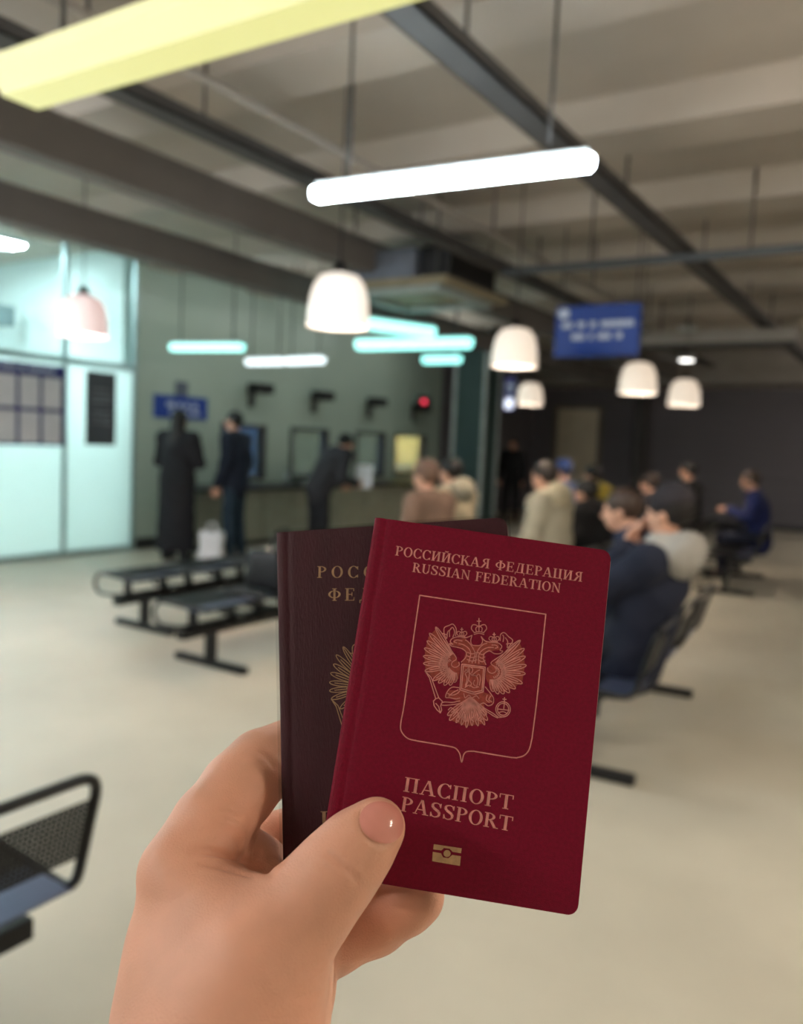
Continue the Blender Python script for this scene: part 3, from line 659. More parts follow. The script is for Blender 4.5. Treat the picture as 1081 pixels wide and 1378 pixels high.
    for sx in (-1, 1):
        e = MB().lathe([(.001, -.009), (.006, -.007), (.009, 0), (.006, .007), (.001, .009)], n=8).build('eye', M_eye, o); e.location = tuple(J['head'] + E_ @ (np.array([sx*.03, .084, .004])*s))
    g_ = J['wr'] + unit(J['wr'] - J['er'])*.15; o['grip'] = (root[0] + c_*g_[0] - s_*g_[1], root[1] + s_*g_[0] + c_*g_[1], g_[2] + .1)
    if label[:27] != 'person in a charcoal jacket': del o['grip']
    return o
def unit(v): return v/np.linalg.norm(v)
RIGHT, FWD = RC[:2, 0], RC[:2, 2]
def look(r, f): return RIGHT*r + FWD*f       # r: towards picture right, f: away from the viewer
FX = np.array([-1.0, .12])                 # bench sitters look across the hall
person('person with dark hair in an ankle-length black coat seen from behind', (243, 566), 9.25, look(.25, 1), 'stand', (26, 26, 32), (20, 20, 24), (16, 14, 14), lean=0.0, arms='fold', coat=.12, longhair=True, puff=1.12)
person('person in a dark navy jacket and jeans standing side-on at the counter', (314, 568), 9.5, look(-1, .35), 'stand', (20, 28, 46), (34, 52, 68), (14, 14, 16), lean=0.02, puff=1.12)
bent = person('person in a charcoal jacket bent forward over the counter holding papers', (466, 597), 9.9, look(.75, .7), 'stand', (44, 44, 50), (30, 30, 36), (14, 13, 13), lean=.62, arms='reach', puff=1.15)
person('person in dark clothes standing by the far end of the counters', (691, 598), 16.0, look(-.3, -1), 'stand', (28, 28, 32), (24, 24, 28), (30, 24, 22), lean=0.0)
person('seated person in a fluffy brown coat beside the cream-coated one', (572, 642), 6.5, FX, 'sit', (122, 98, 84), (40, 40, 44), (120, 92, 76), lean=.08, puff=1.2, hat=(120, 96, 84))
person('seated person with black hair and a cream fur coat', (606, 636), 7.1, FX, 'sit', (178, 166, 140), (36, 36, 40), (14, 13, 13), lean=.05, puff=1.2, hood=(150, 146, 130))
person('seated person in a cream hooded coat near the black-coated one', (732, 642), 6.62, FX, 'sit', (176, 168, 148), (40, 38, 38), (48, 38, 32), lean=.12, puff=1.25, hood=(186, 176, 150))
person('seated person in a slate-blue jacket below the beige door', (757, 634), 9.2, FX, 'sit', (92, 108, 150), (40, 40, 50), (40, 50, 84), lean=.08, puff=1.15, hat=(60, 78, 130))
person('seated person in a black jacket with a mustard yellow yoke', (796, 640), 9.95, FX, 'sit', (26, 26, 28), (30, 30, 34), (14, 14, 14), lean=.12, puff=1.2, panel=(132, 118, 30))
person('seated person in a bulky black coat with head bowed', (788, 664), 7.2, FX, 'sit', (16, 16, 19), (20, 20, 22), (14, 13, 13), lean=.18, puff=1.35)
person('brown-haired person in navy leaning forward past the one with grey hood', (836, 688), 4.62, (-1, -.15), 'sit', (34, 42, 66), (30, 34, 50), (62, 46, 38), lean=.3, h=.014, puff=1.1)
person('person in a navy jacket with grey hood resting the face on raised hands', (900, 692), 3.78, (-1, .15), 'sit', (26, 32, 52), (22, 26, 40), (24, 20, 22), lean=-.27, head_pitch=.15, arms='face', h=.012, puff=1.12, hood=(160, 158, 154), hat=(44, 40, 46))
person('seated person with reddish face and dark jacket beside the person in black', (874, 652), 9.18, FX, 'sit', (40, 36, 40), (30, 30, 34), (56, 42, 36), lean=.08)
person('person in black seated before the charcoal wall', (926, 634), 10.5, FX, 'sit', (14, 14, 16), (18, 18, 20), (14, 14, 14), lean=.04, puff=1.15)
person('person in a bright navy jacket stooping forward on the far bench', (1010, 648), 9.7, (-1, -.1), 'sit', (30, 40, 92), (28, 32, 50), (70, 56, 48), lean=.2, arms='phone')
t = tag(MB().box((-.105, -.002, -.148), (.105, .002, .148)).build('paper_sheet', mat('sheet_white', (236, 238, 248), .6, var=.02)), 'white sheet held up by the person bent over the counter', 'paper')
t.location = bent['grip']; t.rotation_euler = (math.radians(-20), 0, math.radians(25)); del bent['grip']

# ------------------------------------------------------------------ the two passports
def unit(v): return v/np.linalg.norm(v)
def plane_at(p0, n):
    def f(u, v): d = ray(u, v); return EYE + d*(((p0 - EYE) @ n)/(d @ n))
    return f
PW, PH = .088, .125
# front passport: pose solved from its four corners
_rv = np.array([-.233, .035, .147]); _th = np.linalg.norm(_rv); _k = _rv/_th; _K = np.array([[0, -_k[2], _k[1]], [_k[2], 0, -_k[0]], [-_k[1], _k[0], 0]])
_Rm = np.eye(3) + math.sin(_th)*_K + (1 - math.cos(_th))*_K @ _K
def frame_from(tl, x, y):
    """tl: top-left world corner, x: along the top edge, y: down the edge (unit); local z looks at the reader"""
    z = np.cross(y, x); return tl, x, y, z
A_tl = EYE + RC @ np.array([-.0098, .0019, .3050]); A_x = RC @ _Rm[:, 0]; A_y = RC @ _Rm[:, 1]
FR = frame_from(A_tl, A_x, A_y)
nA = FR[3]
# rear passport: nearly parallel, 6 mm further back
nB = unit(nA + RC @ np.array([-.10, .06, 0])); pB = plane_at(A_tl + A_x*.02 + A_y*.06 - nA*.0075, nB)
b_tl = pB(371.5, 716.5); b_y = unit(pB(380.5, 1175) - b_tl); b_x = np.cross(b_y, nB); b_x = unit(b_x)
if b_x @ A_x < 0: b_x = -b_x
FB = frame_from(b_tl, b_x, b_y)
def make_frame_obj(name, fr):
    o, x, y, z = fr; e = empty(name); m = Matrix([[x[i], -y[i], z[i], o[i]] for i in range(3)] + [[0, 0, 0, 1]])
    e.matrix_world = m; return e
def local(fr, u, v):
    """photo pixel -> local (x right, y up) on the cover plane, metres from the top-left corner"""
    o, x, y, z = fr; p = plane_at(o, z)(u, v) - o; return np.array([p @ x, -(p @ y)])
def booklet(t, mcover, thick, pages_m):
    r = .0035; hh = PH
    def edge(x):   # rounded right-hand corners
        d = x - (PW - r); return 0 if d <= 0 else r - math.sqrt(max(0, r*r - d*d))
    xs = [.0009, .0018, .003, .0038, .0044, .005, .0058, .007] + list(np.linspace(.011, PW - r, 14)) + [PW - r + r*math.sin(a*math.pi/12) for a in range(1, 7)]
    def dip(x): return -.00038*math.exp(-((x - .0044)/.0009)**2) - .0007*max(0, (.003 - x)/.003)**2
    def plate(z0, sgn):
        v = []; f = []; T = .0006; ny = 6
        for x in xs:
            e = edge(x)
            for q in range(ny + 1):
                y = -(e + (hh - 2*e)*q/ny); v += [(x, y, z0 + sgn*dip(x)), (x, y, z0 - sgn*T + sgn*dip(x))]
        m = (ny + 1)*2
        for i in range(len(xs) - 1):
            for q in range(ny):
                a = i*m + q*2; f += [(a, a + 2, a + m + 2, a + m), (a + 1, a + m + 1, a + m + 3, a + 3)]
            f += [(i*m, i*m + m, i*m + m + 1, i*m + 1), (i*m + ny*2, i*m + ny*2 + 1, i*m + m + ny*2 + 1, i*m + m + ny*2)]
        k = (len(xs) - 1)*m; f += [(k + q*2, k + q*2 + 1, k + q*2 + 3, k + q*2 + 2) for q in range(ny)]
        f += [(q*2, q*2 + 2, q*2 + 3, q*2 + 1) for q in range(ny)]
        return v, f
    b = MB(); b.add(*plate(0, 1), True); b.add(*plate(-thick, -1), True)
    v = []; n = 9; R = thick/2                                     # rounded spine
    for i in range(n):
        a = math.pi/2 + math.pi*i/(n - 1); v += [(.001 + .0012*math.cos(a), 0, -R + (R - .0006)*math.sin(a)), (.001 + .0012*math.cos(a), -hh, -R + (R - .0006)*math.sin(a))]
    b.add(v, [(2*i, 2*i + 1, 2*i + 3, 2*i + 2) for i in range(n - 1)], True)
    c = b.build('cover', mcover, t); c.data.polygons.foreach_set('use_smooth', [True]*len(c.data.polygons))
    mod = c.modifiers.new('s', 'EDGE_SPLIT'); mod.split_angle = math.radians(35)
    rp = .0036; xe = PW + .00022; y0, y1 = -.0006, -hh + .0006                 # leaves, a hair wider than the cover
    out = [(.002, y1), (.002, y0)] + [(xe - rp + rp*math.sin(a*math.pi/12), y0 - rp + rp*math.cos(a*math.pi/12)) for a in range(7)] + [(xe - rp + rp*math.cos(a*math.pi/12), y1 + rp - rp*math.sin(a*math.pi/12)) for a in range(7)]
    MB().prism(out, 2, -thick + .0007, -.0007).build('pages', pages_m, t)
# ---- lettering: serif capitals drawn as strips, cap height 1
def ring(cx, cy, rx, ry, tx, ty, a0=0, a1=360, n=24):
    P = []
    for i in range(n + 1):
        a = math.radians(a0 + (a1 - a0)*i/n); c, s = math.cos(a), math.sin(a)
        P.append(((cx + rx*c, cy + ry*s), (cx + (rx - tx)*c, cy + (ry - ty)*s)))
    return [(P[i][0], P[i+1][0], P[i+1][1], P[i][1]) for i in range(n)]
def rect(x0, y0, x1, y1): return [((x0, y0), (x1, y0), (x1, y1), (x0, y1))]
def diag(xa, ya, xb, yb, w): return [((xa, ya), (xa + w, ya), (xb + w, yb), (xb, yb))]
S, N_, SF, TH = .17, .07, .09, .055       # stem, thin stroke, serif overhang, serif thickness
def stem(x, w=S, lo=True, hi=True, y0=0, y1=1):
    r = rect(x, y0, x + w, y1)
    if lo: r += rect(x - SF, y0, x + w + SF, y0 + TH)
    if hi: r += rect(x - SF, y1 - TH, x + w + SF, y1)
    return r
def mirror(g): return [tuple((g[1] - p[0], p[1]) for p in q) for q in g[0]], g[1]
def glyph(c):
    c = {'Р': 'P', 'О': 'O', 'С': 'C', 'А': 'A', 'Е': 'E', 'Т': 'T', 'К': 'K'}.get(c, c)
    if c == ' ': return [], .42
    if c == 'I': return stem(.1), .38
    if c == 'P': return stem(.1) + ring(.26, .735, .42, .265, .16, .06, -90, 90) + rect(.2, .94, .3, 1) + rect(.2, .47, .3, .53), .72
    if c == 'R': return stem(.1) + ring(.26, .745, .40, .255, .16, .06, -90, 90) + rect(.2, .94, .3, 1) + rect(.2, .49, .3, .55) + diag(.32, .5, .62, 0, .19) + rect(.6, 0, .9, TH), .86
    if c == 'Я': return mirror(glyph('R'))
    if c == 'O': return ring(.44, .5, .42, .52, .17, .055), .88
    if c == 'C': return ring(.44, .5, .42, .52, .17, .055, 40, 320) + rect(.70, .70, .77, .98) + rect(.70, .02, .77, .26), .82
    if c == 'S':
        pts = [(.62, .78, .10), (.55, .93, .07), (.38, .985, .06), (.19, .93, .11), (.13, .77, .16), (.22, .62, .17), (.38, .52, .18), (.55, .41, .17), (.62, .25, .16), (.54, .08, .11), (.36, .015, .06), (.18, .06, .07), (.10, .22, .10)]
        q = []
        for (x0, y0, w0), (x1, y1, w1) in zip(pts[:-1], pts[1:]):
            dx, dy = x1 - x0, y1 - y0; L = math.hypot(dx, dy); nx, ny = -dy/L, dx/L
            q.append(((x0 + nx*w0/2, y0 + ny*w0/2), (x1 + nx*w1/2, y1 + ny*w1/2), (x1 - nx*w1/2, y1 - ny*w1/2), (x0 - nx*w0/2, y0 - ny*w0/2)))
        return q + rect(.60, .68, .67, .98) + rect(.06, .02, .13, .32), .74
    if c == 'A': return diag(.08, 0, .40, 1, N_) + diag(.66, 0, .37, 1, S) + rect(.2, .30, .68, .36) + rect(0, 0, .26, TH) + rect(.56, 0, .94, TH), .92
    if c == 'N': return stem(.12, N_, True, False) + stem(.70, N_, False, True) + diag(.66, 0, .08, 1, .17) + rect(0, 1 - TH, .2, 1), .88
    if c in 'ИЙ':
        g = stem(.1) + stem(.62) + diag(.2, .06, .58, .88, .08)
        if c == 'Й': g += ring(.445, 1.22, .19, .16, .04, .09, 200, 340, 12)
        return g, .90
    if c == 'K': return stem(.1) + diag(.26, .46, .62, .97, .07) + diag(.66, 0, .33, .56, .19) + rect(.54, 1 - TH, .80, 1) + rect(.58, 0, .92, TH), .88
    if c == 'Ф': return stem(.42, .16) + ring(.5, .52, .46, .31, .16, .05), 1.0
    if c == 'E': return stem(.1) + rect(.2, .94, .68, 1) + rect(.2, 0, .70, .06) + rect(.2, .48, .54, .54) + rect(.62, .76, .68, 1) + rect(.64, 0, .70, .26) + rect(.5, .36, .55, .66), .78
    if c == 'F': return stem(.1) + rect(.2, .94, .68, 1) + rect(.2, .48, .54, .54) + rect(.62, .74, .68, 1) + rect(.5, .36, .55, .66), .72
    if c == 'D': return stem(.1) + ring(.28, .5, .50, .5, .17, .06, -90, 90) + rect(.2, .94, .3, 1) + rect(.2, 0, .3, .06), .84
    if c == 'Д': return diag(.18, .05, .34, 1, .07) + rect(.60, .05, .77, 1) + rect(.26, .94, .86, 1) + rect(.04, 0, .92, .06) + rect(.04, -.2, .10, .06) + rect(.86, -.2, .92, .06), .96
    if c == 'Ц': return stem(.1, lo=False) + stem(.58, lo=False) + rect(.03, 0, .84, .06) + rect(.80, -.2, .86, .06), .90
    if c == 'П': return stem(.1) + stem(.60) + rect(.2, .94, .7, 1), .88
    if c == 'T': return stem(.32, hi=False) + rect(.0, .94, .81, 1) + rect(0, .72, .06, 1) + rect(.75, .72, .81, 1), .81
    if c == 'U': return stem(.1, lo=False, y0=.3) + stem(.66, N_, lo=False, y0=.3) + ring(.42, .3, .32, .31, .16, .07, 180, 360), .84
    return rect(0, 0, .3, 1), .4
def lettering(t, fr, text, p0, p1, cap_px, m, gap=.06, z=.00007):
    a, b = local(fr, *p0), local(fr, *p1); d = b - a; L = np.linalg.norm(d); d /= L; n = np.array([-d[1], d[0]])
    hgt = np.linalg.norm(local(fr, p0[0] + 2, p0[1] - cap_px) - a); adv = 0; q = []
    for c in text:
        g, w = glyph(c); q += [tuple((x + adv, y) for x, y in k) for k in g]; adv += w + gap
    adv -= gap; sx = L/adv; v = []; f = []
    for k in q:
        f.append(tuple(range(len(v), len(v) + len(k))))
        for x, y in k: p = a + d*x*sx + n*y*hgt; v.append((p[0], p[1], z))
    return mesh_obj('lettering', v, f, m, t)
def strokes(fr, lines, width, z=.00006, close=False):
    """thin ribbons along polylines given in photo pixels"""
    v = []; f = []
    for pl in lines:
        P = [local(fr, *p) for p in pl]
        for p, q in zip(P[:-1], P[1:]):
            d = q - p; L = np.linalg.norm(d)
            if L < 1e-7: continue
            d /= L; n = np.array([-d[1], d[0]])*width/2; e = d*width*.3; k = len(v)
            v += [(*(p - e + n), z), (*(q + e + n), z), (*(q + e - n), z), (*(p - e - n), z)]; f.append((k, k + 1, k + 2, k + 3))
    return v, f
def curve(pts, n=6):
    """Catmull-Rom through pts"""
    P = [np.array(p, float) for p in pts]; P = [2*P[0] - P[1]] + P + [2*P[-1] - P[-2]]; out = []
    for i in range(1, len(P) - 2):
        for t in np.linspace(0, 1, n, endpoint=False):
            a, b, c, d = P[i-1], P[i], P[i+1], P[i+2]
            out.append(.5*((2*b) + (c - a)*t + (2*a - 5*b + 4*c - d)*t*t + (3*b - a - 3*c + d)*t**3))
    out.append(P[-2]); return out
def emblem_lines():
    """double-headed eagle with crowns, shield, sceptre and orb; coordinates of an enlargement of the print"""
    L = []
    def feather(root, tip, w):
        r, t = np.array(root, float), np.array(tip, float); d = t - r; n = np.array([-d[1], d[0]])/np.linalg.norm(d)*w
        L.append(curve([r + n*.5, r + d*.55 + n*1.05, r + d*.88 + n*.75, t, r + d*.88 - n*.75, r + d*.55 - n*1.05, r - n*.5], 4)); L.append([r, r + d*.8])
    lt = [(300, 288), (262, 326), (248, 372), (232, 416), (226, 464), (226, 508), (236, 552), (284, 610), (318, 626), (352, 640), (386, 640), (414, 622)]
    lr = [(400, 452), (388, 462), (378, 474), (372, 486), (368, 500), (368, 514), (372, 528), (386, 540), (394, 548), (402, 556), (410, 562), (420, 566)]
    for a, b in zip(lr, lt): feather(a, b, 12)
    rt = [(812, 368), (836, 418), (842, 466), (848, 520), (842, 570), (824, 628), (782, 660), (746, 684), (712, 692), (678, 692), (648, 678)]
    rr = [(668, 508), (684, 520), (694, 534), (698, 548), (698, 562), (694, 578), (684, 590), (672, 600), (660, 606), (648, 608), (636, 606)]
    for a, b in zip(rr, rt): feather(a, b, 13)
    for c0, sgn in (((396, 520), 1), ((650, 560), -1)):        # small covert feathers in rows
        for r in (26, 46, 66):
            for k in range(5 + r//12):
                a = math.radians(100 + 160*(k + .5)/(5 + r//12)) if sgn > 0 else math.radians(-70 + 160*(k + .5)/(5 + r//12))
                x, y = c0[0] + r*math.cos(a), c0[1] + r*math.sin(a); dx, dy = math.cos(a), math.sin(a)
                L.append([(x - dy*6, y + dx*6), (x + dx*9 - dy*4, y + dy*9 + dx*4), (x + dx*11, y + dy*11), (x + dx*9 + dy*4, y + dy*9 - dx*4), (x + dy*6, y - dx*6)])
    L.append(curve([(300, 288), (345, 360), (395, 430), (425, 478), (400, 500), (398, 522), (420, 532), (442, 518), (440, 500)]))
    L.append(curve([(812, 368), (745, 425), (680, 470), (638, 500), (640, 515), (660, 530), (665, 555), (640, 568), (618, 555), (615, 535)]))
    # necks and heads
    for pl in ([(455, 500), (482, 470), (484, 440), (462, 420), (430, 410), (395, 402), (384, 388), (404, 392), (388, 376), (402, 356), (440, 346), (480, 352), (520, 338)],
               [(500, 500), (512, 450), (500, 418), (470, 396), (440, 388)], [(460, 372), (430, 366), (410, 376), (428, 384)], [(520, 505), (538, 455), (528, 420), (500, 380), (480, 366)],
               [(604, 515), (588, 478), (596, 448), (625, 432), (655, 448), (690, 448), (706, 434), (690, 428), (700, 404), (678, 384), (640, 380), (600, 372), (575, 345)],
               [(562, 508), (560, 462), (580, 430), (615, 412), (650, 412)], [(640, 396), (664, 398), (676, 410), (660, 416)], [(540, 505), (546, 462), (558, 425), (585, 395), (610, 386)],
               [(520, 338), (512, 370), (520, 395), (545, 400), (572, 396), (584, 372), (575, 345)]): L.append(curve(pl))
    for y in (440, 462, 484):
        L.append(curve([(490, y), (520, y + 10), (548, y + 2)])); L.append(curve([(556, y + 2), (580, y + 14), (598, y + 6)]))
    # crowns
    def crown(cx, cy, w, h):
        L.append(curve([(cx - w*.6, cy), (cx - w, cy - h*.45), (cx - w*.8, cy - h*.85), (cx - w*.3, cy - h*.8), (cx, cy - h*.55)])); L.append(curve([(cx + w*.6, cy), (cx + w, cy - h*.45), (cx + w*.8, cy - h*.85), (cx + w*.3, cy - h*.8), (cx, cy - h*.55)]))
        L.append(curve([(cx - w*.65, cy), (cx, cy - h*.12), (cx + w*.65, cy)])); L.append(curve([(cx - w*.65, cy + h*.18), (cx, cy + h*.06), (cx + w*.65, cy + h*.18)])); L.append([(cx, cy - h*.2), (cx, cy - h*1.55)]); L.append([(cx - w*.25, cy - h*1.25), (cx + w*.25, cy - h*1.25)])
        L.append(curve([(cx - w*.35, cy - h*.1), (cx - w*.4, cy - h*.5), (cx, cy - h*.75), (cx + w*.4, cy - h*.5), (cx + w*.35, cy - h*.1)]))
    crown(562, 322, 46, 56); crown(458, 342, 30, 32); crown(654, 374, 31, 33)
    # ribbons
    for pl in ([(420, 340), (424, 300), (404, 270), (380, 278), (352, 292), (352, 330), (366, 356), (372, 318), (392, 300)], [(384, 346), (384, 310), (402, 290), (414, 318), (404, 348)], [(340, 326), (366, 334)],
               [(690, 370), (694, 332), (716, 322), (742, 346), (766, 368), (752, 396), (734, 412), (736, 376), (722, 352)], [(708, 376), (712, 348), (706, 336)], [(728, 390), (766, 386)]): L.append(curve(pl))
    # breast shield with the rider
    L.append([(458, 512), (600, 530), (588, 680), (540, 694), (520, 692), (446, 668), (458, 512)]); L.append([(468, 522), (590, 538), (580, 672), (530, 682), (456, 660), (468, 522)])
    for pl in ([(480, 640), (490, 600), (480, 570), (500, 560), (520, 580), (545, 585), (556, 612), (548, 650)], [(500, 560), (496, 536), (512, 530), (524, 545), (518, 566)], [(520, 580), (548, 556), (566, 548)], [(505, 540), (500, 600), (478, 655)], [(545, 585), (562, 574), (570, 600), (564, 640)], [(480, 650), (505, 640), (530, 655), (560, 650)], [(500, 610), (516, 630), (506, 648)], [(535, 610), (528, 630), (540, 645)], [(475, 560), (484, 545), (492, 556)]): L.append(curve(pl))
    # sceptre, orb, legs
    L.append([(236, 555), (262, 596), (300, 722), (318, 716), (272, 592), (236, 555)]); L.append([(286, 736), (300, 722), (318, 716), (340, 738), (330, 764), (336, 790), (328, 808), (308, 790), (290, 764), (286, 736)]); L.append([(300, 750), (318, 770), (325, 800)])
    a = [math.radians(k*15) for k in range(25)]; L.append([(708 + 44*math.cos(t), 786 + 46*math.sin(t)) for t in a]); L.append([(708 + 34*math.cos(t), 786 + 36*math.sin(t)) for t in a])
    L.append([(674, 784), (744, 792)]); L.append([(712, 788), (716, 742)]); L.append([(716, 742), (717, 714)]); L.append([(706, 724), (728, 726)]); L.append(curve([(682, 806), (708, 800), (734, 812)]))
    for pl in ([(440, 655), (400, 652), (372, 676), (360, 712), (384, 716), (420, 722), (446, 718)], [(446, 735), (400, 744), (350, 742), (332, 756), (352, 762), (400, 758), (440, 752)], [(372, 690), (400, 700), (430, 690), (444, 676)], [(380, 706), (405, 684), (436, 668)],
               [(600, 650), (632, 690), (650, 720), (646, 752), (618, 764), (590, 748), (560, 760)], [(552, 745), (600, 782), (650, 812), (680, 834), (706, 832)], [(566, 772), (610, 800), (650, 826), (676, 838)], [(612, 700), (606, 728), (625, 744)], [(632, 705), (622, 728), (640, 740)]): L.append(curve(pl))
    # tail
    tip = [(372, 822), (384, 852), (424, 866), (456, 880), (486, 896), (520, 884), (556, 886), (596, 880), (612, 852), (606, 820)]
    for k, t in enumerate(tip):
        r = (486 + k*5, 712 + abs(k - 4.5)*5); feather(r, t, 9 if 1 < k < 8 else 13)
    L.append(curve([(376, 790), (392, 776), (420, 790), (440, 770), (470, 740)])); L.append(curve([(610, 800), (590, 785), (566, 796), (548, 775), (530, 745)])); L.append(curve([(470, 690), (478, 716), (500, 700), (520, 716), (545, 704), (562, 720)]))
    for x in (430, 470, 520, 565): L.append(curve([(x, 800), (x + 8, 826), (x - 6, 846), (x + 10, 860)]))
    return L
def emb_px(p): return (520 + p[0]/4.504, 780 + p[1]/4.504)
M_foil = mat('foil_rose_gold', (222, 150, 142), .6, metal=.25, var=.18, nscale=400)
M_foil2 = mat('foil_pale_gold', (196, 160, 122), .6, metal=.25, var=.18, nscale=400)
M_red = mat('cover_red', (120, 2, 40), .55, var=.14, nscale=900, bump=.25, bscale=2600, spec=.25)
M_brown = mat('cover_brown_maroon', (70, 27, 40), .5, var=.16, nscale=120, bump=.2, bscale=1500, stretch=(1, .25, 1))
M_pages = mat('passport_pages', (214, 190, 184), .7, var=.08, nscale=300, stretch=(1, 1, 30))
tA = make_frame_obj('passport', FR); tag(tA, 'bright red passport with gold eagle held in front', 'passport'); booklet(tA, M_red, .0042, M_pages)
lettering(tA, FR, 'РОССИЙСКАЯ ФЕДЕРАЦИЯ', (531.5, 747.2), (783.5, 783.0), 12.6, M_foil, .05)
lettering(tA, FR, 'RUSSIAN FEDERATION', (554.5, 769.5), (754, 797.8), 12.4, M_foil, .05)
lettering(tA, FR, 'ПАСПОРТ', (542.5, 1064.8), (689.5, 1090.2), 19.5, M_foil, .07)
lettering(tA, FR, 'PASSPORT', (538.5, 1091.0), (688.5, 1119.0), 19.5, M_foil, .05)
fl = [curve([(203, 95), (150, 460), (108, 760), (88, 870), (92, 920), (130, 962), (190, 978)], 5)[:-1] + [(190, 978), (300, 996), (380, 1010)] + curve([(380, 1010), (420, 1022), (445, 1055), (457, 1105), (470, 1060), (490, 1042), (530, 1040)], 5) + [(660, 1062), (760, 1078)] + curve([(790, 1080), (835, 1066), (866, 1030), (884, 960)], 5) + [(910, 760), (940, 470), (967, 210), (203, 95)]]
v, f = strokes(FR, [[emb_px(p) for p in l] for l in fl], .00042); mesh_obj('shield_outline', v, f, M_foil, tA)
EL = [[emb_px(p) for p in l] for l in emblem_lines()]
v, f = strokes(FR, EL, .00034); emb = mesh_obj('eagle_emblem', v, f, M_foil, tA)
def fillpoly(fr, polys, name, m, t, z):
    v = []; f = []
    for P in polys: f.append(tuple(range(len(v), len(v) + len(P)))); v += [(*local(fr, *p), z) for p in P]
    return mesh_obj(name, v, f, m, t)
GROUND = [[(300, 300), (258, 345), (236, 420), (232, 505), (240, 548), (300, 612), (386, 634), (440, 600), (450, 530), (425, 478)], [(808, 382), (832, 440), (840, 520), (826, 612), (782, 650), (712, 682), (640, 672), (604, 600), (606, 540), (680, 476)],
          [(458, 512), (484, 440), (450, 405), (400, 398), (410, 360), (480, 356), (512, 395), (575, 396), (600, 372), (680, 390), (696, 424), (625, 434), (596, 450), (604, 520)], [(458, 512), (600, 530), (588, 680), (520, 692), (446, 668)],
          [(446, 670), (590, 682), (640, 700), (642, 748), (590, 748), (606, 820), (596, 872), (486, 888), (400, 856), (374, 820), (440, 740), (366, 708), (380, 670)]]
fillpoly(FR, [[emb_px(p) for p in g] for g in GROUND], 'emblem_ground', mat('foil_thin', (158, 66, 56), .6, metal=.2, var=.3, nscale=900), tA, .00003)
# biometric symbol: two bars, a disc with a ring around it
c5 = lambda x, y: (420 + x/3.603, 1020 + y/3.603)
def pxpoly(fr, polys, name, m, t, z=.00006):
    v = []; f = []
    for P in polys: f.append(tuple(range(len(v), len(v) + len(P)))); v += [(*local(fr, *c5(*p)), z) for p in P]
    return mesh_obj(name, v, f, m, t)
pxpoly(FR, [[(591, 418), (726, 438), (723, 462), (682, 455), (668, 440), (640, 436), (628, 448), (588, 443)], [(586, 455), (626, 462), (636, 482), (662, 486), (680, 470), (722, 476), (717, 523), (583, 500)]], 'chip_symbol_bars', M_foil2, tA)
pxpoly(FR, [[(655 + 17*math.cos(k*math.pi/10), 463 + 17*math.sin(k*math.pi/10)) for k in range(20)]], 'chip_symbol_disc', M_foil2, tA)
tB = make_frame_obj('passport', FB); tag(tB, 'worn brownish maroon passport behind the bright red one', 'passport'); booklet(tB, M_brown, .0036, M_pages)
lettering(tB, FB, 'РОССИЙСКАЯ', (426.8, 777.6), (640, 777.0), 15.5, M_foil2, .34)
lettering(tB, FB, 'ФЕДЕРАЦИЯ', (441.0, 808.6), (626, 806.5), 16.5, M_foil2, .26)
lettering(tB, FB, 'ПАСПОРТ', (431.5, 1111), (640, 1109), 19, M_foil2, .3)
def oldpx(p): return (462 + (p[0] - 300)/4.05, 870.5 + (p[1] - 288)*.0 + (p[1] - 288)/3.9 - (p[0] - 300)*.035)
v, f = strokes(FB, [[oldpx(p) for p in l] for l in emblem_lines()], .00034); mesh_obj('eagle_emblem', v, f, M_foil2, tB)
# clear sleeve over the rear passport
ms = clearglass('clear_vinyl', (250, 250, 250), .03); ms.node_tree.nodes['Principled BSDF'].inputs['Base Color'].default_value = (.03, .03, .03, 1)
MB().box((-.0008, -PH - .0018, .0003), (PW + .0012, .0012, .0005)).box((-.0008, -PH - .0018, -.0043), (PW + .0012, .0012, -.0041)).build('clear_sleeve', ms, tB)

# ------------------------------------------------------------------ the hand
D0 = .272
def hp(u, v, d): return RC.T @ (dep(u, v, d) - EYE)                  # work in camera-aligned metres, moved to world afterwards
def chain(P, pts, k):
    """pts: (u, v, depth, radius in px)"""
    r = None
    for (a, b) in zip(pts[:-1], pts[1:]):
        q = cap(P, hp(*a[:3]), hp(*b[:3]), a[3]*a[2]/F, b[3]*b[2]/F); r = q if r is None else smin(r, q, k)
    return r
THUMB = [(507, 1113, .2655, 39), (478, 1143, .2625, 47), (445, 1182, .259, 54), (405, 1230, .256, 61), (352, 1285, .252, 80), (322, 1345, .250, 95)]
META = [(322, 1345, .252, 95), (303, 1420, .250, 116), (290, 1560, .238, 140), (262, 1760, .222, 172)]
INDEX = [(243, 1172, .278, 44), (284, 1110, .287, 49), (322, 1062, .301, 48), (352, 1030, .3125, 44), (392, 1010, .322, 38), (455, 1010, .3235, 33), (520, 1020, .321, 28)]
BACKH = [(236, 1188, .272, 42), (240, 1270, .270, 57), (244, 1345, .266, 64), (258, 1440, .262, 84)]
PALM = [(300, 1150, .296, 44), (330, 1180, .300, 50), (360, 1240, .296, 66), (380, 1320, .288, 62), (372, 1420, .274, 64)]
MIDDLE = [(330, 1170, .312, 40), (362, 1135, .324, 36), (420, 1112, .330, 34), (500, 1110, .326, 31), (560, 1112, .322, 26)]
RING = [(350, 1230, .312, 42), (400, 1195, .326, 38), (470, 1172, .330, 34), (540, 1165, .322, 28)]
PINKY = [(392, 1290, .296, 46), (446, 1264, .304, 43), (505, 1238, .306, 41), (548, 1212, .302, 39), (564, 1205, .300, 34)]
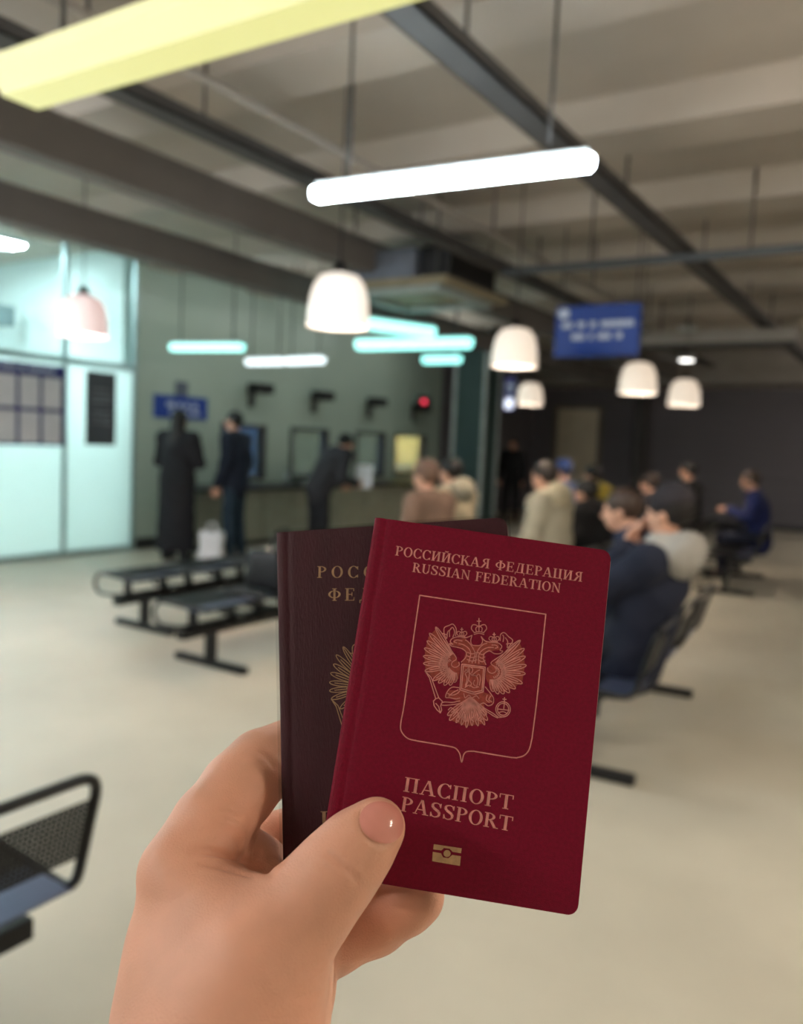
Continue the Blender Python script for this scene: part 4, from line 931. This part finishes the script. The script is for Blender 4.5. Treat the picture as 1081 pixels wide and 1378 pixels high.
def handf(P):
    d = smin(chain(P, THUMB, .006), chain(P, META, .02), .012)
    d = smin(d, chain(P, BACKH, .012), .020)
    d = smin(d, chain(P, PALM, .012), .010)
    d = smin(d, chain(P, INDEX, .006), .0042)
    for c in (MIDDLE, RING): d = smin(d, chain(P, c, .005), .004)
    d = smin(d, chain(P, PINKY, .005), .0028)
    d = smin(d, cap(P, hp(236, 1165, .2745), hp(330, 1240, .264), .0085, .012), .012)          # web between thumb and index
    d = smin(d, cap(P, hp(405, 1300, .268), hp(398, 1345, .262), .0105, .0105), .008)
    return d
hlo = np.min([hp(130, 950, .215), hp(130, 950, .345), hp(130, 1560, .215), hp(130, 1560, .345)], 0); hhi = np.max([hp(640, 1560, .345), hp(640, 1760, .25)], 0)
hlo = np.array([-.128, .066, .205]); hhi = np.array([.030, .250, .348])
HS = .00115
Pg = grid(hlo, hhi, HS); vals = np.concatenate([handf(Pg[i:i + 24]) for i in range(0, Pg.shape[0], 24)], 0); del Pg
hv, hq = surface_nets(vals, hlo, HS); del vals
def adj_smooth(v, q, it):
    e = np.concatenate([q[:, [0, 1]], q[:, [1, 2]], q[:, [2, 3]], q[:, [3, 0]]]); e = np.concatenate([e, e[:, ::-1]])
    c = np.bincount(e[:, 0], minlength=len(v))[:, None]
    for _ in range(it):
        s = np.stack([np.bincount(e[:, 0], weights=v[e[:, 1], k], minlength=len(v)) for k in range(3)], 1); v = v + .5*(s/np.maximum(c, 1) - v)
    return v
hv = adj_smooth(hv, hq, 3)
def normals(v, q):
    n = np.cross(v[q[:, 2]] - v[q[:, 0]], v[q[:, 3]] - v[q[:, 1]]); o = np.zeros_like(v)
    for k in range(4):
        for a in range(3): o[:, a] += np.bincount(q[:, k], weights=n[:, a], minlength=len(v))
    return o/np.maximum(np.linalg.norm(o, axis=1), 1e-12)[:, None]
def trace(u, v):
    """first point of the hand's surface met along a sight line"""
    d = np.array([u - CX, v - CY, F])/F; t = .2
    for _ in range(60):
        s = float(handf((d*t)[None, :].astype(np.float32))[0])
        if s < 1e-5: break
        t += s*.8
    return d*t
hn = normals(hv, hq)
def crease(px, depth_m, width_m, side=1):
    """press a line into the skin; px: pixels of the line"""
    global hv
    P = [trace(*p) for p in curve(px, 7)]
    best = np.full(len(hv), 9.0)
    lo_, hi_ = np.min(P, 0) - .01, np.max(P, 0) + .01; idx = np.where(((hv > lo_) & (hv < hi_)).all(1))[0]; q = hv[idx]
    b = np.full(len(idx), 9.0); s_at = np.zeros(len(idx)); ns = len(P) - 1
    for k, (p0, p1) in enumerate(zip(P[:-1], P[1:])):
        ba = p1 - p0; t = np.clip(((q - p0) @ ba)/max(ba @ ba, 1e-12), 0, 1); dd = np.linalg.norm(q - p0 - t[:, None]*ba, axis=1)
        nearer = dd < b; b = np.where(nearer, dd, b); s_at = np.where(nearer, (k + t)/ns, s_at)
    g = (np.exp(-(b/width_m)**2) - .35*np.exp(-((b - 2.2*width_m)/width_m)**2))*np.sin(np.pi*s_at)**.7
    hv[idx] -= hn[idx]*(g*depth_m)[:, None]
crease([(436, 1146), (452, 1158), (470, 1172), (484, 1190)], .0008, .0008)
crease([(424, 1160), (440, 1172), (456, 1188)], .0003, .0009)
crease([(252, 1146), (290, 1148), (330, 1160), (372, 1180)], .0013, .0013)
crease([(262, 1160), (300, 1168), (345, 1182)], .0008, .001)
crease([(285, 1090), (310, 1096), (336, 1112)], .0007, .0012)
crease([(345, 1008), (362, 1022), (372, 1038)], .0006, .0012)
crease([(318, 1118), (322, 1138), (318, 1160)], .0005, .0014)
crease([(338, 1120), (344, 1142), (338, 1166)], .0005, .0014)
crease([(404, 1310), (420, 1306), (438, 1300)], .0006, .001)
crease([(396, 1345), (416, 1342), (436, 1334)], .0006, .001)
# nail bed: a shallow seat, and a groove where the cuticle folds
na = np.array([.60, -.80]); nb = np.array([.80, .60]); nc = np.array([514.5, 1106.0])
M_hand = mat('hand_skin', (230, 172, 146), .42, var=.10, nscale=38, bump=.20, bscale=1400, sss=.08)
for th in (0,):
    ring_px = [nc + nb*32*math.cos(a) + na*28*math.sin(a) for a in np.linspace(math.radians(170), math.radians(370), 9)]
    crease([tuple(p) for p in ring_px], .0007, .0009)
HV = (RC @ hv.T).T + EYE
hand = mesh_obj('hand', HV - HV.mean(0), hq, M_hand, None, True); hand.location = tuple(HV.mean(0)); HC = HV.mean(0)
tag(hand, 'left hand pinching both passports between thumb and fingers', 'hand')
gv = []; gf = []; gn = 15
for i in range(gn):
    for j in range(gn):
        a, b = -1 + 2*i/(gn - 1), -1 + 2*j/(gn - 1)
        x = a*math.sqrt(1 - b*b/2); y = b*math.sqrt(1 - a*a/2)          # square to disc
        p = nc + nb*x*(31 - 2*y) + na*(y*27 if y < 0 else y*27)
        t = trace(*p); e = t/np.linalg.norm(t); lift = .00045*(1 - (x*x + y*y)**2) - .00010
        gv.append(RC @ (t - e*lift) + EYE - HC)
for i in range(gn - 1):
    for j in range(gn - 1): k = i*gn + j; gf.append((k, k + 1, k + gn + 1, k + gn))
nail = mesh_obj('thumbnail', gv, gf, mat('nail', (226, 152, 140), .22, var=.05, nscale=120, coat=.4), hand, True); nail['label'] = 'pinkish glossy thumbnail'
